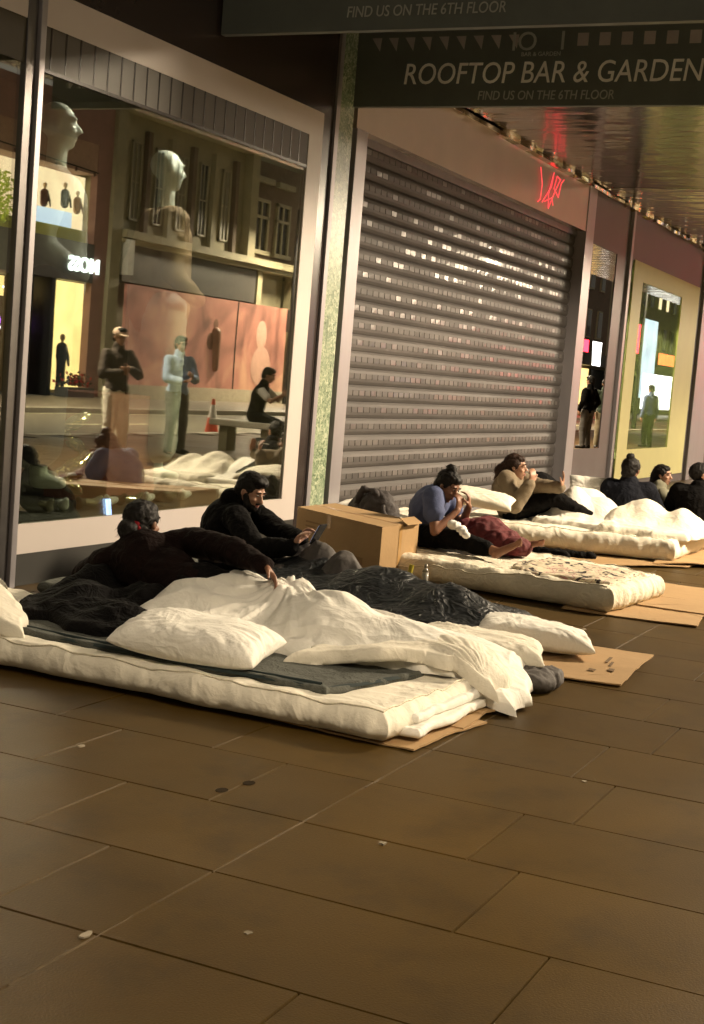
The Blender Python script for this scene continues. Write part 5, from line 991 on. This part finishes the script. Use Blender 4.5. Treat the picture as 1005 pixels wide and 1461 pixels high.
for x in (46.9, 48.6, 51.0, 53.4): 
    w_ = MB(); w_.box(x, x + .12, Y - .4, Y - .28, 5.7, 7.6).box(x + 1.0, x + 1.12, Y - .4, Y - .28, 5.7, 7.6).box(x + .5, x + .6, Y - .4, Y - .3, 5.7, 7.6).box(x, x + 1.12, Y - .4, Y - .28, 7.5, 7.62).box(x, x + 1.12, Y - .4, Y - .28, 6.9, 7.0).box(x - .1, x + 1.22, Y - .4, Y - .2, 5.55, 5.7).box(x - .1, x + 1.22, Y - .4, Y - .2, 8.2, 8.4)
    fo = w_.build('window', win_frame, b); MB().box(x + .12, x + 1.0, Y - .41, Y - .36, 5.7, 7.5).build('pane', win_dark, fo)
MB().box(46.95, 47.3, Y - .5, Y, 0, 4.9).box(50.0, 50.4, Y - .5, Y, 0, 4.9).build('pilaster', stone_pale, b)
# hoarding with an abstract pink picture
h = thing('poster_hoarding', (43, Y + .3, 0), 'long pink poster hoarding on a pale base, standing across the road', 'hoarding')
def poster_mat():
    m = mat('glowing_pink_poster', (.42, .20, .15), .55, var=.2, scale=.5); t = m.node_tree; b_ = t.nodes['Principled BSDF']; cr = [n for n in t.nodes if n.type == 'VALTORGB'][0]; e = cr.color_ramp
    e.elements[0].color = (.20, .09, .07, 1); e.elements[1].color = (.62, .34, .22, 1); x = e.elements.new(.5); x.color = (.46, .20, .15, 1)
    n = [n for n in t.nodes if n.type == 'TEX_NOISE'][0]; n.inputs['Scale'].default_value = .55; n.inputs['Detail'].default_value = 2; n.inputs['Distortion'].default_value = .8
    b_.inputs['Emission Strength'].default_value = .14; t.links.new(cr.outputs[0], b_.inputs['Emission Color']); return m  # weak glow of its own put into the printed colours
MB().box(38.0, 48.95, Y + .2, Y + .3, .45, 3.62).build('poster', poster_mat(), h); MB().box(38.0, 49.1, Y + .15, Y + .34, 0, .45).build('base', mat('pale_base', (.5, .44, .33), .7), h)
MB().box(45.05, 45.12, Y + .3, Y + .31, .45, 3.62).build('panel_joint', win_dark, h)
pf = MB(); pf.ell((47.1, Y + .31, 1.35), (.75, .012, .75)); pf.ell((47.0, Y + .31, 2.5), (.4, .012, .55)); pf.build('printed_figure', mat('pale_print', (.60, .36, .28), .6), h)
pf = MB(); pf.ell((43.6, Y + .31, 2.7), (.16, .012, .2)); pf.cap((43.6, Y + .3, 2.4), (43.7, Y + .3, 1.2), .22, .16); pf.ell((43.3, Y + .3, 2.1), (.25, .012, .3)); 
pf.build('printed_figure', mat('brown_print', (.22, .10, .06), .6), h)
# far row of buildings down the street
def row(x0, x1, hgt, m_, lab, seed, lit):
    r = random.Random(seed); b = thing('street_building', ((x0 + x1) / 2, Y - 2, 0), lab, 'building', 'dark buildings down the street')
    MB().box(x0, x1, Y - 8, Y - .4, 4, hgt).box(x0, x1, Y - 8, Y - 1.5, 0, 4).build('wall', m_, b)
    x = x0 + .8
    fr_ = MB(); pn = MB()
    while x + 1.2 < x1:
        for z in np.arange(5, hgt - 2, 3.2):
            o_ = MB().box(x, x + 1.1, Y - .42, Y - .3, z, z + 1.9).build('window', win_frame, b); MB().box(x + .1, x + 1.0, Y - .43, Y - .28, z + .1, z + 1.8).build('pane', win_dark if r.random() > .25 else lit_pale, o_)
        x += 2.6
    x = x0
    while x < x1 - 2:
        w_ = r.uniform(3, 5); c = r.choice(lit); MB().box(x + .3, min(x + w_, x1) - .3, Y - 1.5, Y - 1.4, .5, 3.0).build('lit_window', c, b); MB().box(x, min(x + w_, x1), Y - 1.5, Y - .3, 3.2, 4.0).build('fascia', dark_fascia, b); x += w_
row(58, 76, 13, stone_pale, 'dim pale building down the street beyond the brick one', 1, [lit_warm, win_dark, lit_pale])
row(76, 98, 12, stone_dk, 'dark brick building down the street, with the red neon on it', 2, [win_dark, lit_warm])
row(98, 135, 17, stone_ol, 'tall building at the far end of the street, beside the blue screen', 3, [lit_pale, lit_white, win_dark])
row(-30, 20, 12, stone_dk, 'dark building opposite, behind the camera', 4, [win_dark, lit_warm])
def sign_thing(name, x0, x1, z0, z1, m_, lab, y=Y + .4, cat='sign', grp=None):
    r = thing(name, ((x0 + x1) / 2, y, z0), lab, cat, grp); MB().box(x0, x1, y - .12, y, z0, z1).build('casing', dark_fascia, r, bevel=.02); MB().box(x0 + .06, x1 - .06, y + .002, y + .02, z0 + .06, z1 - .06).build('lit_face', m_, r)
sign_thing('lit_sign', 48.9, 50.6, 2.75, 3.6, lit_white, 'bright white lit sign at the right edge of the reflection, above a smaller one')
sign_thing('lit_sign', 49.3, 50.4, 1.9, 2.35, lit_white, 'smaller white lit sign just under the bright white one at the right of the window')
sign_thing('blue_screen', 104.5, 109.5, 1.2, 7.2, blue_wh, 'tall pale blue advertising screen seen in the yellow framed window', cat='screen')
sign_thing('red_shop_fascia', 110.5, 124, 3.9, 4.9, lit_orange, 'orange red lit fascia seen in the yellow framed window')
sign_thing('lit_shop_window', 106, 118, .4, 3.2, lit_white, 'bright white shop window under the orange red fascia', cat='window')
sign_thing('small_lit_sign', 91.8, 94.0, 3.1, 4.8, lit_white, 'square white lit sign seen in the mirror panel right of the shutter')
sign_thing('red_sign', 88.2, 90.8, 3.9, 4.8, red_neon, 'small red lit sign seen in the mirror panel beside the square white one')
sign_thing('red_sign', 74.5, 80.5, 2.6, 5.0, glow('bright_red_sign', (1, .02, .05), 24, .1), 'long red lit sign down the street, spread over the shutter slats as red streaks')
sign_thing('blue_sign', 57.5, 59.6, 2.0, 3.4, glow('bright_blue_sign', (.15, .2, 1), 7, .1), 'small blue lit sign, a blue glint on the left of the shutter')
for (x0, z0, w_, h_, c_, lb) in ((62.5, 3.1, .7, .5, lit_white, 'small white lit sign down the street, nearer than the red signs'), (84.5, 2.6, 1.0, 1.6, lit_warm, 'orange lit shop sign just before the small red one'), (95.5, 5.2, .8, .7, lit_orange, 'small orange lit sign above the square white one'), (99.5, 2.2, 1.6, 1.3, lit_white, 'low white lit sign between the brick building and the blue screen'), (101.8, 4.4, 1.0, 2.2, red_neon, 'tall narrow red sign just left of the blue screen'), (120.5, 6.0, 1.2, 1.0, lit_orange, 'orange lit sign above the far end of the red fascia')):
    sign_thing('lit_sign', x0, x0 + w_, z0, z0 + h_, c_, lb, y=Y + .7)
# street lamps: the light of the scene
def street_lamp(x, y, z, power, lab, col=(1, .82, .58), grp='street lamps along the road', size=1.3, spread=150):
    r = thing('street_lamp', (x, y, 0), lab, 'street lamp', grp); pm = mat('lamp_post_paint', (.02, .02, .02), .4)
    MB().cyl((x, y, 0), (x, y, 1.1), .11, .10).cyl((x, y, 1.1), (x, y, z + .35), .075, .05).build('post', pm, r, smooth=False)
    s_ = 1; m_ = MB().tube([(x, y, z + .3), (x, y + .5 * s_, z + .42), (x, y + 1.1 * s_, z + .3)], [.045, .04, .04], 10); m_.build('arm', pm, r, smooth=True)
    hd = MB().ell((x, y + 1.35 * s_, z + .2), (.2, .42, .11)).build('lamp_head', pm, r, smooth=True)
    MB().ell((x, y + 1.35 * s_, z + .1), (.15, .32, .05)).build('lens', lamp_lit, hd, smooth=True)
    L = bpy.data.lights.new('lamp_light', 'AREA'); L.shape = 'DISK'; L.size = size; L.energy = power; L.color = col; o = bpy.data.objects.new('lamp_light', L); COL.objects.link(o); o.location = (x, y + 1.35, z - .02)
    L.spread = R(spread)
    return o
def aim(o, p): d = Vector(p) - o.location; o.rotation_euler = d.to_track_quat('-Z', 'Y').to_euler()
l7 = street_lamp(37.5, -9.6, 5.5, 1100, 'added street lamp at the kerb, put in to light the pair of people'); aim(l7, (35, -5, 0))  # added lamp, brightens the pair seen in the mirror panel
l1 = street_lamp(14.5, -9.6, 6.0, 1300, 'tall black street lamp at the kerb opposite the shutter'); aim(l1, (10, -1, 0))
l2 = street_lamp(1.5, -9.6, 6.0, 22, 'unseen street lamp behind the camera, its narrow beam added for the nearest bed', spread=38); aim(l2, (4.2, -3.6, 0))  # unseen lamp, beam narrowed and aimed to keep the first mattress lit
l3 = street_lamp(30.5, -9.6, 7.4, 1000, 'tall black street lamp at the kerb farther down the street'); aim(l3, (30, -6, 0))
l4 = street_lamp(48.3, -20.2, 7.0, 1500, 'tall black street lamp on the far pavement before the pale terrace'); aim(l4, (46, -17, 0))
l5 = street_lamp(24, -19.6, 7.0, 1100, 'tall black street lamp on the far pavement before the outfitters'); aim(l5, (27, -17, 0))
l6 = street_lamp(60, -9.6, 7.4, 2000, 'tall black street lamp at the kerb far down the street'); aim(l6, (62, -14, 0))
# cone
c = thing('traffic_cone', (25.3, -9.75, -.12), 'orange red and white traffic cone standing by the kerb', 'traffic cone')
cx_, cy_ = 25.3, -9.75
MB().box(cx_ - .2, cx_ + .2, cy_ - .2, cy_ + .2, -.12, -.08).build('base', mat('cone_orange', (.75, .12, .06), .5), c, bevel=.01); MB().cyl((cx_, cy_, -.08), (cx_, cy_, .25), .15, .10).cyl((cx_, cy_, .52), (cx_, cy_, .64), .045, .03).build('cone_body', bpy.data.materials['cone_orange'], c); MB().cyl((cx_, cy_, .25), (cx_, cy_, .52), .10, .045).build('white_sleeve', MAT['tissue'], c)
# bench with the seated man
bn = thing('stone_bench', (20.3, -5.9, 0), 'pale stone bench at the right edge of the reflection, with a man sitting on it', 'bench')
MB().box(19.6, 20.1, -6.45, -5.2, .40, .50).build('seat', mat('pale_stone_seat', (.6, .56, .46), .5), bn, bevel=.02); MB().box(19.7, 20.0, -5.55, -5.4, 0, .40).box(19.7, 20.0, -6.3, -6.15, 0, .4).build('leg', stone_ol, bn)
# mannequins in the near display window
def display_mannequin(x, y, head_z, foot_z, label, coat, trous, hyaw):
    k = (head_z + .12 - foot_z) / 1.78; r = thing('mannequin', (x, y, foot_z), label, 'mannequin', 'mannequins in the display window'); z = foot_z
    f_ = np.array((math.cos(hyaw), math.sin(hyaw), 0)); s_ = np.array((f_[1], -f_[0], 0)); b_ = np.array((x, y, z))
    m_ = MB(); add_head(m_, b_ + np.array((0, 0, 1.65)) * k, *head_frame(f_, (0, 0, 1)), k * .95); m_.cap(b_ + np.array((0, 0, 1.38)) * k, b_ + np.array((0, 0, 1.58)) * k, .052 * k, .046 * k); m_.ell(b_ + np.array((0, 0, 1.3)) * k, (.1, .1, .12))
    for q in (-1, 1): m_.cap(b_ + s_ * q * .1 * k + np.array((0, 0, .3)) * k, b_ + s_ * q * .1 * k + np.array((0, 0, .06)) * k, .05 * k, .04 * k); m_.cap(b_ + s_ * q * .1 * k + np.array((0, 0, .035)) * k, b_ + s_ * q * .12 * k + f_ * .14 + np.array((0, 0, .03)) * k, .04 * k, .03 * k)
    place('body', remesh(m_, .014, 2), MAT['mannequin'], r, smooth=True)
    m_ = MB(); m_.cap(b_ + s_ * .14 * k + np.array((0, 0, 1.38)) * k, b_ - s_ * .14 * k + np.array((0, 0, 1.38)) * k, .075 * k, .075 * k); m_.cap(b_ + np.array((0, 0, 1.3)) * k, b_ + np.array((0, 0, .92)) * k, .15 * k, .16 * k)
    for q in (-1, 1): e = b_ + s_ * q * .28 * k + np.array((0, 0, 1.1)) * k - f_ * .08; m_.cap(b_ + s_ * q * .17 * k + np.array((0, 0, 1.38)) * k, e, .065 * k, .055 * k); m_.cap(e, b_ + s_ * q * .2 * k + f_ * .18 + np.array((0, 0, .98)) * k, .055 * k, .04 * k)
    place('coat', remesh(m_, .02, 2, None, .01, 8), coat, r, smooth=True)
    m_ = MB()
    for q in (-1, 1): m_.cap(b_ + s_ * q * .08 * k + np.array((0, 0, .92)) * k, b_ + s_ * q * .11 * k + np.array((0, 0, .2)) * k, .12 * k, .10 * k)
    place('trousers', remesh(m_, .02, 2, None, .008, 9), trous, r, smooth=True)
display_mannequin(7.55, .55, 2.88, .50, 'white headed mannequin in a dark jacket and navy trousers behind the steel mullion', mat('charcoal_coat', (.26, .26, .28), .8), mat('navy_trousers', (.02, .026, .055), .8), -.9)
display_mannequin(8.85, .55, 2.80, .50, 'white headed mannequin in a brown coat and white trousers, nearer the middle of the window', mat('brown_coat', (.42, .27, .17), .8), mat('white_trousers', (.6, .6, .55), .8), -.6)
tag(MB().box(8.15, 8.75, .42, .95, .36, 1.12).build('pink_plinth', MAT['pink'], loc=(8.45, .7, .36), bevel=.006), 'square salmon pink plinth on the display floor', 'plinth')
# glossy twisted ornament on the display floor
om = MB(); pts = [(7.86 + .09 * math.cos(a * 1.6), .5 + .07 * math.sin(a * 1.6), .45 + a * .075) for a in np.linspace(0, 7, 26)]; om.tube(pts, [.03 + .025 * abs(math.sin(i * .9)) for i in range(26)], 10)
tag(place('glossy_ornament', remesh(om, .012, 2), mat('polished_brass_ornament', (.75, .68, .45), .1, 1), None, (7.86, .5, .36), True), 'shiny twisted ornament on the display floor, left of the pink plinth', 'ornament')
rr = random.Random(9)
for i in range(11):
    x = 7.35 + i * .16; m_ = MB(); a = rr.uniform(0, PI); m_.cap((x, .3, .40), (x + .1 * math.cos(a), .3 + .06 * math.sin(a), .41), .035, .025); m_.cap((x, .3, .40), (x - .05 * math.cos(a), .3 - .03, .44), .03, .02)
    tag(place('display_shoe', remesh(m_, .009, 1), [mat('silver_leather', (.7, .66, .5), .15, .8), MAT['tissue'], MAT['black_hair']][i % 3], None, (x, .3, .36), True), ['silver shoe', 'white shoe', 'black shoe'][i % 3] + ' in the row along the front of the display floor', 'shoe', 'shoes displayed along the window')
# small spotlights in the display ceiling, lit on the mannequins
for i, (x, tx) in enumerate(((8.35, 7.72), (9.25, 8.8), (9.5, 9.2))):
    r = thing('track_spotlight', (x, .5, 3.45), ['small white spotlight over the mannequins, nearest the mullion', 'small white spotlight at the middle of the display ceiling', 'small white spotlight nearest the right hand window border'][i], 'spotlight', 'spotlights in the display ceiling')
    MB().cyl((x, .5, 3.5), (x, .5, 3.36), .012).build('stem', MAT['tissue'], r); d = nrm(np.array((tx, .5, 2.6)) - np.array((x, .5, 3.34))); MB().cyl(np.array((x, .5, 3.34)) - d * .04, np.array((x, .5, 3.34)) + d * .05, .03, .035).build('head', MAT['tissue'], r)
    L = bpy.data.lights.new('spot', 'SPOT'); L.energy = 75; L.spot_size = 1.7; L.spot_blend = .6; L.color = (1, .9, .75); L.shadow_soft_size = .03; o = bpy.data.objects.new('spot_light', L); COL.objects.link(o); o.location = (x, .22, 3.33); d = nrm(np.array((tx, .62, 2.6)) - np.array((x, .22, 3.33))); o.rotation_euler = Vector(tuple(d)).to_track_quat('-Z', 'Y').to_euler()

def standing_person(label, x, y, yaw, top, bottom, hands='phone', h=1.72, skin='skin_b', hair='short', **kw):
    P, k = standing(x, y, yaw, h, hands, step=kw.pop('step', 0)); P['hair'] = hair; P.update(kw)
    return person(label, P, MAT[skin], MAT['black_hair'], top, bottom, k=k, voxel=.011, shoes=MAT['black_hair'], cv=.016, group=None)
cream_tr = mat('cream_trousers', (.82, .78, .66), .85); grey_tr = mat('grey_trousers', (.12, .11, .10), .85); lblue = mat('pale_blue_shirt', (.34, .46, .66), .8); dkbrown = mat('dark_brown_jacket', (.05, .035, .025), .85); khaki = mat('khaki_trousers', (.30, .25, .16), .85)
standing_person('person standing in a dark jacket, white shirt and cream trousers, wearing a pale cap', 15.6, -5.5, 2.0, dkbrown, cream_tr, 'chest', 1.74, cap=mat('pale_cap', (.55, .4, .3), .8), legw=1.15)
standing_person('person standing in a pale blue shirt and grey trousers, looking down at a phone', 17.5, -5.75, 2.05, lblue, grey_tr, 'phone', 1.72, topname='shirt')
standing_person('person from behind in black jacket and grey trousers, reflected right of the shutter', 33.6, -4.2, -1.2, MAT['black_cloth'], grey_tr, 'pocket', 1.78)
standing_person('person in a dark green jacket and khaki trousers facing the black jacketed one', 34.6, -4.1, 2.6, mat('dark_green_jacket', (.03, .045, .025), .85), khaki, 'pocket', 1.74)
standing_person('person in a blue jacket seen in the yellow framed window', 38.5, -3.9, -1.0, mat('blue_jacket', (.10, .14, .30), .8), MAT['black_cloth'], 'side', 1.72)
standing_person('person in a long olive coat, a dim shape in the yellow framed window', 42.5, -3.4, 1.2, MAT['olive'], MAT['olive'], 'side', 1.7, hair='long')
standing_person('person in black walking on the far pavement beyond the hoarding', 51.5, -19.0, .4, MAT['black_cloth'], MAT['black_cloth'], 'side', 1.75, step=.25)
standing_person('person in a grey coat walking on the far pavement, farther than the one in black', 56.0, -18.4, 2.6, mat('grey_coat', (.2, .19, .18), .8), MAT['navy'], 'side', 1.7, step=.2)
# seated man on the bench
sx, sy = 19.85, -5.75; f_ = np.array((.25, 1, 0)); f_ /= np.linalg.norm(f_); r_ = np.array((f_[1], -f_[0], 0)); Z_ = np.array((0, 0, 1.)); b_ = np.array((sx, sy, 0))
P = dict(pelvis=b_ + Z_ * .62, chest=b_ + Z_ * .92 + f_ * .06, neck=b_ + Z_ * 1.13 + f_ * .12, head=b_ + Z_ * 1.25 + f_ * .18, hf=f_ - Z_ * .35, right=r_, hair='short', sleeve=0.0,
         hands=[(b_ + Z_ * .98 + f_ * .42 + r_ * .05, b_ + r_ * .8 + Z_ * .5, f_ + Z_ * .5, -r_, Z_, .8), (b_ + Z_ * .95 + f_ * .42 - r_ * .05, b_ - r_ * .8 + Z_ * .5, f_ + Z_ * .5, r_, Z_, .8)],
         feet=[(b_ + f_ * .45 + r_ * .12 + Z_ * .075, b_ + f_ * 2 + Z_ * 1.5, f_), (b_ + f_ * .5 - r_ * .12 + Z_ * .075, b_ + f_ * 2 + Z_ * 1.5, f_)])
bd, inf = person('person in a black vest over a white T-shirt, sitting on the pale bench', P, MAT['skin_b'], MAT['black_hair'], MAT['black_cloth'], MAT['black_cloth'], voxel=.011, shoes=MAT['tissue'], cv=.016)
for q in (1, -1):
    a, el, w_, _ = inf['arms'][q]; m_ = MB().cap(a, a + (el - a) * .65, .07, .065); place('sleeve', remesh(m_, .012, 2), MAT['tissue'], bd, smooth=True)
